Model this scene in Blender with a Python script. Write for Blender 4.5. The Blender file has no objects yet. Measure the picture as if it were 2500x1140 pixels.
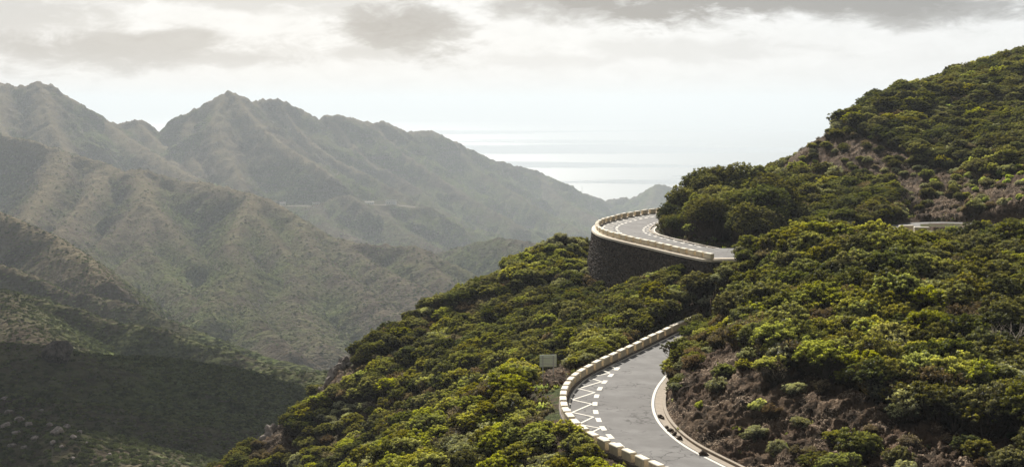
import bpy, math, random
import numpy as np
from mathutils import Vector, Matrix

# ------------------------------------------------------------------ camera, light, sky
SC = bpy.context.scene
W, H = 2500.0, 1140.0
F = 3434.0                     # focal length in photo pixels (40 degrees across)
HORIZON = 247.0
TH = math.atan((H / 2 - HORIZON) / F)
SUN_AZ = math.radians(-11.0)   # left of the view direction (+Y)
SUN_EL = math.radians(30.0)
SUN_STRENGTH = 5.0
SKY_STRENGTH = 0.05
EXPOSURE = 1.02
HAZE_DENSITY = 1.0 / 9200.0
SEA_Z = -550.0
# (shaded ground, distance towards the sun, size, seed)
CLOUDS = [((-230, 470, -90), 1900, (330, 260, 90), 1)]

cam_data = bpy.data.cameras.new('camera')
cam_data.sensor_width = 36.0
cam_data.lens = 36.0 * F / W
cam_data.clip_start = 0.5
cam_data.clip_end = 600000.0
cam = bpy.data.objects.new('camera', cam_data)
SC.collection.objects.link(cam)
cam.location = (0, 0, 0)
cam.rotation_euler = (math.pi / 2 - TH, 0, 0)
SC.camera = cam

world = bpy.data.worlds.new('World')
SC.world = world
world.use_nodes = True

sun_data = bpy.data.lights.new('sun', 'SUN')
sun_data.energy = SUN_STRENGTH
sun_data.angle = math.radians(0.55)
sun_data.color = (1.0, 0.95, 0.86)
sun = bpy.data.objects.new('sun', sun_data)
SC.collection.objects.link(sun)
SUN_DIR = Vector((math.sin(SUN_AZ) * math.cos(SUN_EL), math.cos(SUN_AZ) * math.cos(SUN_EL), math.sin(SUN_EL)))
sun.rotation_euler = SUN_DIR.to_track_quat('Z', 'Y').to_euler()

SC.view_settings.view_transform = 'Standard'
SC.view_settings.look = 'None'
SC.view_settings.gamma = 1.0
SC.view_settings.use_curve_mapping = False
SC.view_settings.exposure = EXPOSURE
SC.render.engine = 'CYCLES'
SC.cycles.use_denoising = True
SC.cycles.max_bounces = 5
SC.cycles.diffuse_bounces = 3
SC.cycles.glossy_bounces = 2
SC.cycles.transmission_bounces = 3
SC.cycles.transparent_max_bounces = 6
SC.cycles.volume_bounces = 1
SC.cycles.sample_clamp_indirect = 6.0
SC.cycles.caustics_reflective = False
SC.cycles.caustics_refractive = False


class NT:
    """small helper to write node trees"""
    def __init__(self, tree):
        self.t = tree
        self.n = tree.nodes
        self.l = tree.links

    def node(self, kind, **kw):
        nd = self.n.new(kind)
        for k, v in kw.items():
            setattr(nd, k, v)
        return nd

    def put(self, sock, v):
        if v is None:
            return
        if hasattr(v, 'is_linked') or isinstance(v, bpy.types.NodeSocket):
            self.l.new(v, sock)
        else:
            if isinstance(v, (tuple, list)) and len(v) == 3 and sock.type == 'RGBA':
                v = (*v, 1.0)
            sock.default_value = v

    def math(self, op, a, b=None, c=None, clamp=False):
        nd = self.node('ShaderNodeMath', operation=op)
        nd.use_clamp = clamp
        self.put(nd.inputs[0], a)
        self.put(nd.inputs[1], b)
        self.put(nd.inputs[2], c)
        return nd.outputs[0]

    def vmath(self, op, a, b=None):
        nd = self.node('ShaderNodeVectorMath', operation=op)
        self.put(nd.inputs[0], a)
        self.put(nd.inputs[1], b)
        return nd.outputs[0]

    def mix(self, f, a, b, mode='MIX'):
        nd = self.node('ShaderNodeMix', data_type='RGBA', blend_type=mode)
        self.put(nd.inputs[0], f)
        self.put(nd.inputs[6], a)
        self.put(nd.inputs[7], b)
        return nd.outputs[2]

    def ramp(self, v, lo, hi, a=0.0, b=1.0, smooth=True):
        nd = self.node('ShaderNodeMapRange')
        nd.interpolation_type = 'SMOOTHSTEP' if smooth else 'LINEAR'
        self.put(nd.inputs[0], v)
        self.put(nd.inputs[1], lo)
        self.put(nd.inputs[2], hi)
        self.put(nd.inputs[3], a)
        self.put(nd.inputs[4], b)
        return nd.outputs[0]

    def noise(self, vec, scale, detail=4.0, rough=0.55, dist=0.0):
        nd = self.node('ShaderNodeTexNoise')
        self.put(nd.inputs['Vector'], vec)
        nd.inputs['Scale'].default_value = scale
        nd.inputs['Detail'].default_value = detail
        nd.inputs['Roughness'].default_value = rough
        nd.inputs['Distortion'].default_value = dist
        return nd.outputs[0]

    def voronoi(self, vec, scale, feature='F1', out=0, rnd=1.0):
        nd = self.node('ShaderNodeTexVoronoi', feature=feature)
        self.put(nd.inputs['Vector'], vec)
        nd.inputs['Scale'].default_value = scale
        nd.inputs['Randomness'].default_value = rnd
        return nd.outputs[out]

    def scale_vec(self, vec, s):
        nd = self.node('ShaderNodeMapping')
        self.put(nd.inputs[0], vec)
        nd.inputs['Scale'].default_value = s
        return nd.outputs[0]


# --- sky: Nishita sky seen through a broken layer of cloud
def build_world():
    T = NT(world.node_tree)
    for n in list(T.n):
        T.n.remove(n)
    out = T.node('ShaderNodeOutputWorld')
    bg = T.node('ShaderNodeBackground')
    T.l.new(bg.outputs[0], out.inputs[0])
    sky = T.node('ShaderNodeTexSky', sky_type='NISHITA')
    sky.sun_disc = False
    sky.sun_elevation = SUN_EL
    sky.sun_rotation = SUN_AZ
    sky.dust_density = 3.0
    sky.altitude = 500
    tc = T.node('ShaderNodeTexCoord')
    d = tc.outputs['Generated']
    sep = T.node('ShaderNodeSeparateXYZ')
    T.l.new(d, sep.inputs[0])
    x, y, z = sep.outputs
    az = T.math('ARCTAN2', x, y)
    el = T.math('ARCSINE', z)
    # warped angular coordinates (elevation grows quicker than azimuth near the horizon)
    comb = T.node('ShaderNodeCombineXYZ')
    T.put(comb.inputs[0], az)
    T.put(comb.inputs[1], T.math('MULTIPLY', el, 2.6))
    v = comb.outputs[0]
    n1 = T.noise(v, 11.0, 9.0, 0.6, 0.5)
    n2 = T.noise(v, 34.0, 8.0, 0.66, 0.4)
    n3 = T.noise(v, 3.2, 4.0, 0.5)
    wob = T.math('ADD', T.math('MULTIPLY', T.math('SUBTRACT', n1, 0.5), 1.5),
                 T.math('MULTIPLY', T.math('SUBTRACT', n2, 0.5), 1.1))
    DEG = math.pi / 180

    def P(px, py):
        return math.atan((px - 1250) / F), math.atan((HORIZON - py) / F)
    total = None
    # soft cloud banks: centre px, centre py, half widths in px, depth of grey
    banks = [(1000, 75, 160, 75, 0.85), (880, 130, 230, 32, 0.45), (250, 120, 440, 62, 0.66), (90, 60, 260, 60, 0.45),
             (560, 145, 260, 26, 0.50), (1900, 2, 700, 58, 1.15), (1420, 8, 300, 52, 0.8), (2250, 30, 420, 44, 0.9),
             (1650, 128, 320, 26, 0.22), (1340, 150, 220, 22, 0.2), (640, 8, 420, 30, 0.40), (880, 20, 180, 30, 0.35)]
    for (px, py, wx, wy, amp) in banks:
        a0, e0 = P(px, py)
        da = T.math('DIVIDE', T.math('SUBTRACT', az, a0), wx / F)
        de = T.math('DIVIDE', T.math('SUBTRACT', el, e0), wy / F)
        r = T.math('SQRT', T.math('ADD', T.math('MULTIPLY', da, da), T.math('MULTIPLY', de, de)))
        r = T.math('ADD', r, T.math('MULTIPLY', wob, 2.0))
        m = T.math('MULTIPLY', T.ramp(r, 1.35, 0.25), amp)
        total = m if total is None else T.math('MAXIMUM', total, m)
    # the same broken layer goes on above the frame and all round
    hi = T.ramp(el, 4.5 * DEG, 9 * DEG)
    gen = T.math('MULTIPLY', T.ramp(T.math('ADD', T.math('MULTIPLY', n3, 0.6), T.math('MULTIPLY', n1, 0.4)), 0.30, 0.50), hi)
    total = T.math('MAXIMUM', total, T.math('MULTIPLY', gen, 0.9))
    # cloud is brightest towards the sun and dims away from it
    dp = T.node('ShaderNodeVectorMath', operation='DOT_PRODUCT')
    T.l.new(d, dp.inputs[0]); dp.inputs[1].default_value = tuple(SUN_DIR)
    glow = T.ramp(dp.outputs['Value'], -0.35, 0.62, 2.9, 9.2)
    light = T.math('MULTIPLY', glow, T.math('MULTIPLY_ADD', T.math('SUBTRACT', n2, 0.5), 0.30, 1.0))
    white = T.vmath('SCALE', (0.955, 0.98, 1.0))
    white.node.inputs[3].default_value = 1.0
    T.l.new(light, white.node.inputs[3])
    total = T.math('MULTIPLY', total, T.math('MULTIPLY_ADD', T.math('SUBTRACT', n2, 0.5), 0.9, 1.0), clamp=False)
    grey = T.node('ShaderNodeVectorMath', operation='SCALE'); grey.inputs[0].default_value = (0.31, 0.315, 0.325); T.l.new(glow, grey.inputs[3])
    col = T.mix(T.math('MINIMUM', total, 1.0), white, grey.outputs[0])
    fin = T.mix(0.90, sky.outputs[0], col)
    T.l.new(fin, bg.inputs[0])
    bg.inputs[1].default_value = SKY_STRENGTH


build_world()

# ------------------------------------------------------------------ geometry helpers
rng = np.random.default_rng(7)
random.seed(7)
CT, ST = math.cos(TH), math.sin(TH)


def ray(px, py):
    cx = (np.asarray(px, float) - W / 2) / F
    cy = (H / 2 - np.asarray(py, float)) / F
    return cx, CT + cy * ST, -ST + cy * CT


def at_d(px, py, d):
    """point seen at a photo pixel, d metres ahead of the camera"""
    x, y, z = ray(px, py)
    k = d / y
    return np.array([x * k, d + 0 * k, z * k]).T


def at_z(px, py, z0):
    """point seen at a photo pixel on the level plane z0"""
    x, y, z = ray(px, py)
    k = z0 / z
    return np.array([x * k, y * k, z0 + 0 * k]).T


def to_px(X, Y, Z):
    depth = Y * CT - Z * ST
    up = Y * ST + Z * CT
    return W / 2 + F * X / depth, H / 2 - F * up / depth, depth


def _hash(ix, iy, seed):
    h = (ix.astype(np.int64) * 374761393 + iy.astype(np.int64) * 668265263 + seed * 2147483647) & 0xFFFFFFFF
    h = ((h ^ (h >> 13)) * 1274126177) & 0xFFFFFFFF
    return (h ^ (h >> 16)) & 0xFFFFFFFF


def noise2(x, y, seed=0):
    """gradient noise, about -1..1"""
    x = np.asarray(x, float); y = np.asarray(y, float)
    ix = np.floor(x); iy = np.floor(y)
    fx = x - ix; fy = y - iy
    u = fx * fx * fx * (fx * (fx * 6 - 15) + 10)
    v = fy * fy * fy * (fy * (fy * 6 - 15) + 10)
    r = []
    for dx in (0, 1):
        for dy in (0, 1):
            a = _hash(ix + dx, iy + dy, seed) * (2 * math.pi / 4294967296.0)
            r.append(np.cos(a) * (fx - dx) + np.sin(a) * (fy - dy))
    a = r[0] + (r[2] - r[0]) * u
    b = r[1] + (r[3] - r[1]) * u
    return (a + (b - a) * v) * 1.45


def fbm(x, y, octaves=4, gain=0.5, seed=0, ridged=False):
    s = 0; a = 1; t = 0
    for o in range(octaves):
        n = noise2(x, y, seed + o * 17)
        if ridged:
            n = 1 - 2 * np.abs(n)
        s = s + a * n; t += a
        a *= gain
        x = x * 2.03 + 11.3; y = y * 2.03 - 7.7
    return s / t


def smooth(a, b, x):
    t = np.clip((x - a) / (b - a), 0, 1)
    return t * t * (3 - 2 * t)


def link(o, parent=None):
    SC.collection.objects.link(o)
    if parent is not None:
        o.parent = parent
    return o


def mesh_from(name, verts, faces, mats=(), smooth_shade=False, mat_idx=None):
    """verts (n,3); faces: (m,3) or (m,4) array, or a list of such arrays"""
    me = bpy.data.meshes.new(name)
    fl = faces if isinstance(faces, list) else [faces]
    fl = [np.asarray(f, np.int32) for f in fl if len(f)]
    verts = np.asarray(verts, np.float32)
    me.vertices.add(len(verts))
    me.vertices.foreach_set('co', verts.ravel())
    loops = np.concatenate([f.ravel() for f in fl])
    tot = np.concatenate([np.full(len(f), f.shape[1], np.int32) for f in fl])
    start = np.concatenate([[0], np.cumsum(tot)[:-1]]).astype(np.int32)
    me.loops.add(len(loops))
    me.loops.foreach_set('vertex_index', loops)
    me.polygons.add(len(tot))
    me.polygons.foreach_set('loop_start', start)
    me.polygons.foreach_set('loop_total', tot)
    me.polygons.foreach_set('use_smooth', np.full(len(tot), smooth_shade, bool))
    for m in mats:
        me.materials.append(m)
    if mat_idx is not None:
        me.polygons.foreach_set('material_index', np.asarray(mat_idx, np.int32))
    me.update(calc_edges=True)
    return me


def obj(name, me, parent=None, **props):
    o = bpy.data.objects.new(name, me)
    link(o, parent)
    for k, v in props.items():
        o[k] = v
    return o


def empty(name, loc, rz=0.0, **props):
    o = bpy.data.objects.new(name, None)
    o.empty_display_size = 0.3
    link(o)
    o.location = loc
    o.rotation_euler = (0, 0, rz)
    for k, v in props.items():
        o[k] = v
    return o


def grid_faces(nr, nc, keep=None):
    i = np.arange(nr - 1)[:, None] * nc + np.arange(nc - 1)[None, :]
    f = np.stack([i, i + 1, i + nc + 1, i + nc], -1).reshape(-1, 4)
    return f if keep is None else f[keep.ravel()]


def material(name):
    m = bpy.data.materials.new(name)
    m.use_nodes = True
    T = NT(m.node_tree)
    for n in list(T.n):
        T.n.remove(n)
    out = T.node('ShaderNodeOutputMaterial')
    return m, T, out


def principled(T, out, col, rough=0.85, bump=None, bump_s=0.5, bump_d=0.1, spec=0.3):
    p = T.node('ShaderNodeBsdfPrincipled')
    T.put(p.inputs['Base Color'], col)
    T.put(p.inputs['Roughness'], rough)
    T.put(p.inputs['Specular IOR Level'], spec)
    if bump is not None:
        b = T.node('ShaderNodeBump')
        b.inputs['Strength'].default_value = bump_s
        b.inputs['Distance'].default_value = bump_d
        T.put(b.inputs['Height'], bump)
        T.l.new(b.outputs[0], p.inputs['Normal'])
    T.l.new(p.outputs[0], out.inputs[0])
    return p


def geo_pos(T):
    return T.node('ShaderNodeNewGeometry')


def simple(name, col, rough=0.8, var=0.15, scale=3.0, bump=0.0):
    m, T, out = material(name)
    g = geo_pos(T)
    n = T.noise(g.outputs['Position'], scale, 5.0)
    k = T.math('MULTIPLY_ADD', T.math('SUBTRACT', n, 0.5), 2 * var, 1.0)
    v = T.node('ShaderNodeVectorMath', operation='SCALE')
    v.inputs[0].default_value = col
    T.l.new(k, v.inputs[3])
    principled(T, out, v.outputs[0], rough, n if bump else None, bump, 0.05)
    return m


# ------------------------------------------------------------------ materials of the land
def mat_mountain():
    m, T, out = material('mountain_ground')
    g = geo_pos(T)
    pos = g.outputs['Position']
    sep = T.node('ShaderNodeSeparateXYZ'); T.l.new(g.outputs['True Normal'], sep.inputs[0])
    nz = sep.outputs[2]
    big = T.noise(pos, 0.004, 5.0, 0.6)
    mid = T.noise(pos, 0.03, 6.0, 0.62)
    fine = T.noise(pos, 0.22, 6.0, 0.68)
    a = T.node('ShaderNodeAttribute', attribute_name='ridge')
    soil = T.mix(T.ramp(mid, 0.35, 0.65), (0.058, 0.046, 0.035), (0.125, 0.102, 0.076))
    rock = T.mix(T.ramp(fine, 0.35, 0.68), (0.050, 0.042, 0.037), (0.165, 0.14, 0.12))
    green = T.mix(T.ramp(fine, 0.35, 0.65), (0.032, 0.041, 0.016), (0.105, 0.126, 0.044))
    dry = (0.215, 0.18, 0.11)
    veg = T.math('ADD', T.math('MULTIPLY', T.math('SUBTRACT', big, 0.5), 1.8), T.math('MULTIPLY', T.math('SUBTRACT', mid, 0.5), 1.5))
    veg = T.ramp(T.math('ADD', veg, a.outputs['Fac']), -0.05, 0.75)
    c = T.mix(veg, soil, green)
    c = T.mix(T.math('MULTIPLY', T.ramp(mid, 0.55, 0.75), 0.45), c, dry)
    c = T.mix(T.math('MULTIPLY', T.ramp(a.outputs['Fac'], 0.22, 0.02), 0.65), c, (0.185, 0.155, 0.098))  # dry tan crests, brightened to paint sunlight onto the ridge tops
    # strata and crags where it is steep
    st = T.scale_vec(pos, (0.012, 0.012, 0.16))
    strata = T.noise(st, 1.0, 6.0, 0.6, 0.8)
    cr = T.math('MULTIPLY', T.ramp(nz, 0.80, 0.60), T.ramp(T.math('ADD', strata, T.math('MULTIPLY', T.math('SUBTRACT', fine, 0.5), 0.8)), 0.44, 0.58))
    c = T.mix(T.math('MULTIPLY', cr, 0.85), c, rock)
    # separate pale shrubs as seen from afar
    vd = T.voronoi(pos, 0.26)
    vm = T.math('MULTIPLY', T.ramp(vd, 0.40, 0.22), T.ramp(T.noise(pos, 0.012, 3.0), 0.42, 0.60))
    c = T.mix(T.math('MULTIPLY', vm, 0.55), c, (0.12, 0.145, 0.06))
    hb = T.math('ADD', T.math('MULTIPLY', fine, 1.0), T.math('MULTIPLY', T.math('SUBTRACT', 0.5, vd), 1.0))
    hb = T.math('ADD', hb, T.math('MULTIPLY', mid, 2.5))
    hb = T.math('ADD', hb, T.math('MULTIPLY', strata, 1.5))
    principled(T, out, c, 1.0, hb, 0.9, 2.6, 0.0)
    return m


def mat_hillside():
    m, T, out = material('hillside_soil')
    g = geo_pos(T)
    pos = g.outputs['Position']
    mid = T.noise(pos, 0.35, 6.0, 0.6)
    fine = T.noise(pos, 2.2, 7.0, 0.66)
    vf = T.node('ShaderNodeTexNoise'); vf.inputs['Scale'].default_value = 7.0; vf.inputs['Detail'].default_value = 4; T.l.new(pos, vf.inputs['Vector'])
    a = T.node('ShaderNodeAttribute', attribute_name='rock')
    soil = T.mix(T.ramp(fine, 0.35, 0.65), (0.038, 0.026, 0.018), (0.095, 0.066, 0.045))
    moss = T.mix(T.ramp(fine, 0.35, 0.65), (0.030, 0.040, 0.012), (0.075, 0.090, 0.030))
    ground = T.mix(T.ramp(mid, 0.47, 0.6), soil, moss)
    tone = T.noise(T.scale_vec(pos, (0.5, 0.5, 0.9)), 1.1, 8.0, 0.66, 0.6)
    rock = T.mix(T.ramp(tone, 0.33, 0.66), (0.026, 0.019, 0.013), (0.105, 0.072, 0.047))
    pale = T.math('MULTIPLY', T.ramp(vf.outputs[0], 0.54, 0.59), T.ramp(mid, 0.46, 0.54))
    rock = T.mix(T.math('MULTIPLY', pale, 0.9), rock, (0.30, 0.23, 0.165))
    w = T.noise(pos, 0.12, 3.0)
    rock = T.mix(T.math('MULTIPLY', T.ramp(w, 0.5, 0.68), 0.4), rock, (0.075, 0.043, 0.028))
    c = T.mix(a.outputs['Fac'], ground, rock)
    hb = T.math('ADD', fine, T.math('MULTIPLY', vf.outputs[0], 0.5))
    hb = T.math('ADD', hb, T.math('MULTIPLY', tone, 1.2))
    principled(T, out, c, 1.0, hb, 0.9, 0.22, 0.04)
    return m


def mat_sea():
    m, T, out = material('sea_water')
    g = geo_pos(T)
    pos = g.outputs['Position']
    slick = T.noise(T.scale_vec(pos, (0.00010, 0.00034, 0)), 1.0, 6.0, 0.55, 0.5)
    slick2 = T.noise(T.scale_vec(pos, (0.000025, 0.00022, 0)), 1.0, 4.0, 0.5)
    chop = T.noise(T.scale_vec(pos, (0.006, 0.010, 0)), 1.0, 5.0, 0.7)
    waves = T.noise(T.scale_vec(pos, (0.02, 0.035, 0)), 1.0, 3.0, 0.6)
    s = T.math('ADD', T.math('MULTIPLY', slick, 0.6), T.math('MULTIPLY', slick2, 0.4))
    s = T.math('ADD', s, T.math('MULTIPLY', T.math('SUBTRACT', chop, 0.5), 0.07))
    k = T.ramp(s, 0.462, 0.492)
    rough = T.math('MULTIPLY_ADD', k, 0.37, 0.10)
    p = principled(T, out, (0.10, 0.115, 0.12), rough, T.math('ADD', chop, waves), 0.5, 6.0, 0.6)
    p.inputs['IOR'].default_value = 1.34
    return m


M_MOUNT = mat_mountain()
M_HILL = mat_hillside()
M_SEA = mat_sea()

# ------------------------------------------------------------------ sea
def build_sea():
    R = 260000.0
    rs = [0, 3000, 6000, 10000, 20000, 50000, 120000, R]
    vs = [(0, 0, SEA_Z)]
    fs3, fs4 = [], []
    n = 64
    for r in rs[1:]:
        for k in range(n):
            a = 2 * math.pi * k / n
            vs.append((r * math.sin(a), r * math.cos(a), SEA_Z))
    for k in range(n):
        fs3.append((0, 1 + (k + 1) % n, 1 + k))
    for j in range(len(rs) - 2):
        for k in range(n):
            a = 1 + j * n + k; b = 1 + j * n + (k + 1) % n
            fs4.append((a, b, b + n, a + n))
    obj('sea', mesh_from('sea', vs, [np.array(fs3), np.array(fs4)], [M_SEA]), kind='structure')


build_sea()

# ------------------------------------------------------------------ far mountains: ridge lines with fluted flanks
# each ridge: flank slope, fluting, list of (photo x, photo y, metres ahead)
RIDGES = [
    # skyline range
    (0.74, 1.0, [(-330, 240, 2500), (-200, 190, 2520), (-80, 200, 2560), (0, 203, 2600), (50, 213, 2600), (80, 217, 2600), (91, 203, 2600), (125, 213, 2610), (170, 245, 2630),
                 (235, 288, 2650), (270, 303, 2680), (300, 305, 2700), (330, 298, 2700), (350, 300, 2710), (395, 331, 2720),
                 (420, 315, 2720), (475, 272, 2710), (530, 240, 2700), (560, 226, 2700), (590, 240, 2720), (615, 252, 2750), (640, 250, 2780),
                 (670, 244, 2800), (700, 254, 2830), (740, 275, 2880), (772, 298, 2920), (795, 284, 2940), (830, 284, 2970), (870, 297, 3000),
                 (905, 303, 3050), (932, 298, 3070), (960, 311, 3100), (992, 326, 3150), (1052, 323, 3250), (1100, 345, 3300), (1150, 370, 3380),
                 (1200, 392, 3450), (1260, 408, 3500), (1310, 420, 3560), (1360, 447, 3650), (1400, 469, 3720), (1440, 479, 3800), (1470, 489, 3850)]),
    (0.8, 0.6, [(1490, 488, 3900), (1545, 485, 3880), (1578, 468, 3850), (1606, 452, 3800), (1625, 455, 3800), (1720, 480, 3780), (1900, 520, 3700)]),
    # spurs of the skyline range
    (0.70, 1.0, [(91, 205, 2600), (110, 250, 2500), (120, 300, 2400), (150, 360, 2300), (170, 420, 2200)]),
    (0.70, 1.0, [(0, 205, 2590), (-20, 290, 2400), (20, 370, 2200), (60, 430, 2050)]),
    (0.66, 0.9, [(235, 290, 2640), (300, 335, 2540), (351, 367, 2440), (403, 402, 2340), (445, 427, 2260), (491, 450, 2150), (540, 480, 2050)]),
    (0.72, 0.9, [(330, 300, 2700), (380, 350, 2600), (420, 395, 2500), (440, 420, 2420)]),
    (0.70, 1.0, [(560, 228, 2700), (600, 280, 2610), (640, 320, 2550), (690, 360, 2480), (748, 392, 2420), (800, 430, 2350), (850, 478, 2270), (900, 520, 2200)]),
    (0.70, 1.0, [(550, 235, 2690), (535, 300, 2560), (545, 370, 2440), (580, 430, 2340), (600, 470, 2250)]),
    (0.70, 0.9, [(475, 272, 2700), (465, 330, 2600), (470, 390, 2480), (500, 430, 2380)]),
    (0.66, 0.9, [(670, 246, 2800), (720, 320, 2720), (780, 370, 2650), (850, 410, 2600), (930, 450, 2520), (985, 485, 2430), (1010, 500, 2400)]),
    (0.64, 0.9, [(905, 305, 3050), (960, 365, 2950), (1010, 395, 2880), (1070, 440, 2780), (1130, 480, 2700), (1200, 520, 2600), (1270, 560, 2500)]),
    (0.64, 0.9, [(795, 286, 2940), (850, 350, 2860), (900, 400, 2780), (980, 440, 2700), (1040, 490, 2580), (1100, 540, 2450), (1180, 590, 2330)]),
    (0.62, 0.9, [(1100, 347, 3300), (1150, 410, 3180), (1220, 455, 3050), (1290, 500, 2900), (1360, 540, 2780), (1420, 570, 2650)]),
    (0.60, 0.9, [(1310, 422, 3560), (1340, 470, 3400), (1400, 510, 3200), (1460, 540, 3050)]),
    (0.60, 0.9, [(1606, 454, 3800), (1590, 500, 3600), (1560, 530, 3400), (1520, 560, 3200)]),
    (0.45, 0.8, [(660, 505, 2280), (770, 500, 2300), (880, 495, 2320), (960, 494, 2320), (1010, 503, 2300)]),
    (0.55, 1.0, [(900, 497, 2320), (960, 555, 2180), (1040, 600, 2080), (1120, 640, 1980)]),
    (0.55, 1.0, [(770, 500, 2290), (800, 560, 2150), (880, 600, 2050)]),
    # dark knoll to the right of the middle ridge
    (0.60, 0.8, [(1010, 640, 1760), (1110, 609, 1750), (1170, 593, 1720), (1230, 582, 1700), (1320, 598, 1650), (1400, 640, 1600)]),
    # the middle ridge
    (0.72, 1.0, [(-200, 300, 2050), (-60, 330, 2050), (60, 345, 2020), (147, 375, 2000), (210, 392, 1980), (263, 410, 1960), (298, 427, 1930), (330, 420, 1910), (345, 416, 1900),
                 (396, 434, 1890), (439, 449, 1870), (498, 451, 1840), (561, 466, 1800), (603, 474, 1780), (667, 496, 1740), (737, 542, 1680),
                 (800, 578, 1640), (880, 597, 1600), (960, 600, 1580), (1020, 604, 1560), (1080, 636, 1530), (1150, 670, 1500), (1190, 700, 1470)]),
    (0.70, 1.0, [(147, 375, 2000), (130, 430, 1880), (90, 490, 1760), (60, 540, 1650)]),
    (0.70, 1.0, [(263, 410, 1960), (230, 470, 1840), (170, 540, 1700), (120, 590, 1560)]),
    (0.72, 1.0, [(345, 418, 1900), (350, 455, 1830), (354, 487, 1750), (362, 545, 1690), (354, 607, 1600), (404, 668, 1490), (455, 720, 1400), (500, 800, 1270)]),
    (0.75, 0.8, [(354, 489, 1750), (300, 555, 1680), (236, 600, 1600), (205, 640, 1540)]),
    (0.70, 0.8, [(354, 489, 1750), (400, 540, 1690), (440, 590, 1620), (480, 640, 1540)]),
    (0.70, 0.8, [(354, 609, 1600), (290, 660, 1500), (220, 700, 1400)]),
    (0.74, 1.0, [(620, 480, 1770), (606, 508, 1710), (580, 560, 1620), (560, 600, 1560), (590, 652, 1480), (584, 736, 1360), (640, 800, 1260), (720, 868, 1160)]),
    (0.72, 0.8, [(606, 510, 1710), (650, 560, 1640), (700, 620, 1560), (720, 680, 1480)]),
    (0.52, 0.8, [(590, 654, 1480), (545, 690, 1420), (530, 740, 1340), (520, 780, 1280)]),
    (0.52, 0.7, [(720, 545, 1680), (775, 618, 1560), (830, 672, 1480), (900, 720, 1400), (985, 792, 1290), (1040, 850, 1200)]),
    (0.50, 0.7, [(775, 620, 1560), (735, 680, 1480), (715, 735, 1390), (740, 800, 1290), (790, 850, 1200)]),
    (0.66, 0.9, [(830, 588, 1620), (890, 635, 1540), (960, 672, 1470), (1030, 705, 1410), (1090, 742, 1350), (1160, 800, 1250)]),
    (0.62, 0.9, [(1020, 606, 1560), (1050, 650, 1490), (1110, 700, 1420), (1170, 740, 1340)]),
    # nearer left ridges
    (0.85, 1.0, [(-250, 470, 1340), (-50, 498, 1330), (0, 517, 1320), (67, 550, 1290), (140, 584, 1250), (202, 632, 1180), (260, 690, 1110)]),
    (0.85, 0.9, [(-250, 600, 1100), (-60, 640, 1090), (0, 650, 1080), (56, 668, 1070), (152, 712, 1050), (225, 725, 1040), (314, 741, 1020), (393, 779, 1000), (483, 813, 975), (561, 847, 950),
                 (662, 886, 920), (786, 918, 880), (900, 960, 850)]),
    (0.85, 0.9, [(-250, 670, 890), (-60, 695, 880), (0, 705, 875), (56, 724, 870), (112, 739, 860), (168, 752, 850), (247, 780, 840), (292, 797, 830), (365, 800, 820), (427, 824, 810),
                 (494, 848, 800), (561, 865, 790), (618, 888, 780), (700, 915, 760), (800, 950, 740)]),
    (0.58, 0.9, [(0, 707, 870), (40, 780, 780), (95, 850, 700)]),
    (0.55, 0.7, [(300, 925, 640), (354, 930, 650), (450, 917, 660), (600, 919, 655), (786, 927, 640), (900, 945, 600)]),
    # dark slope at the lower left
    (0.42, 0.5, [(-250, 835, 480), (0, 848, 480), (100, 856, 475), (180, 890, 470), (253, 915, 485), (337, 945, 510), (450, 985, 540), (600, 1035, 560), (720, 1080, 560)]),
    (0.40, 0.5, [(-250, 960, 385), (0, 985, 380), (196, 1010, 375), (337, 1056, 372), (460, 1078, 378), (584, 1095, 385), (700, 1130, 390)]),
    (0.45, 0.5, [(-250, 1010, 320), (-60, 1035, 315), (60, 1060, 305), (180, 1110, 295), (300, 1170, 285)]),
]


def stretch(d):
    return np.interp(d, [0, 1000, 1300, 1900, 2200, 2700, 3900, 4300], [0, 1000, 1350, 2300, 2850, 3600, 5000, 5500])


def floor_z(Y):
    return np.interp(Y, [0, 250, 400, 650, 1000, 1350, 2000, 3000, 4400, 5600], [-90, -90, -112, -150, -215, -290, -430, -500, -530, -700])


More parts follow.
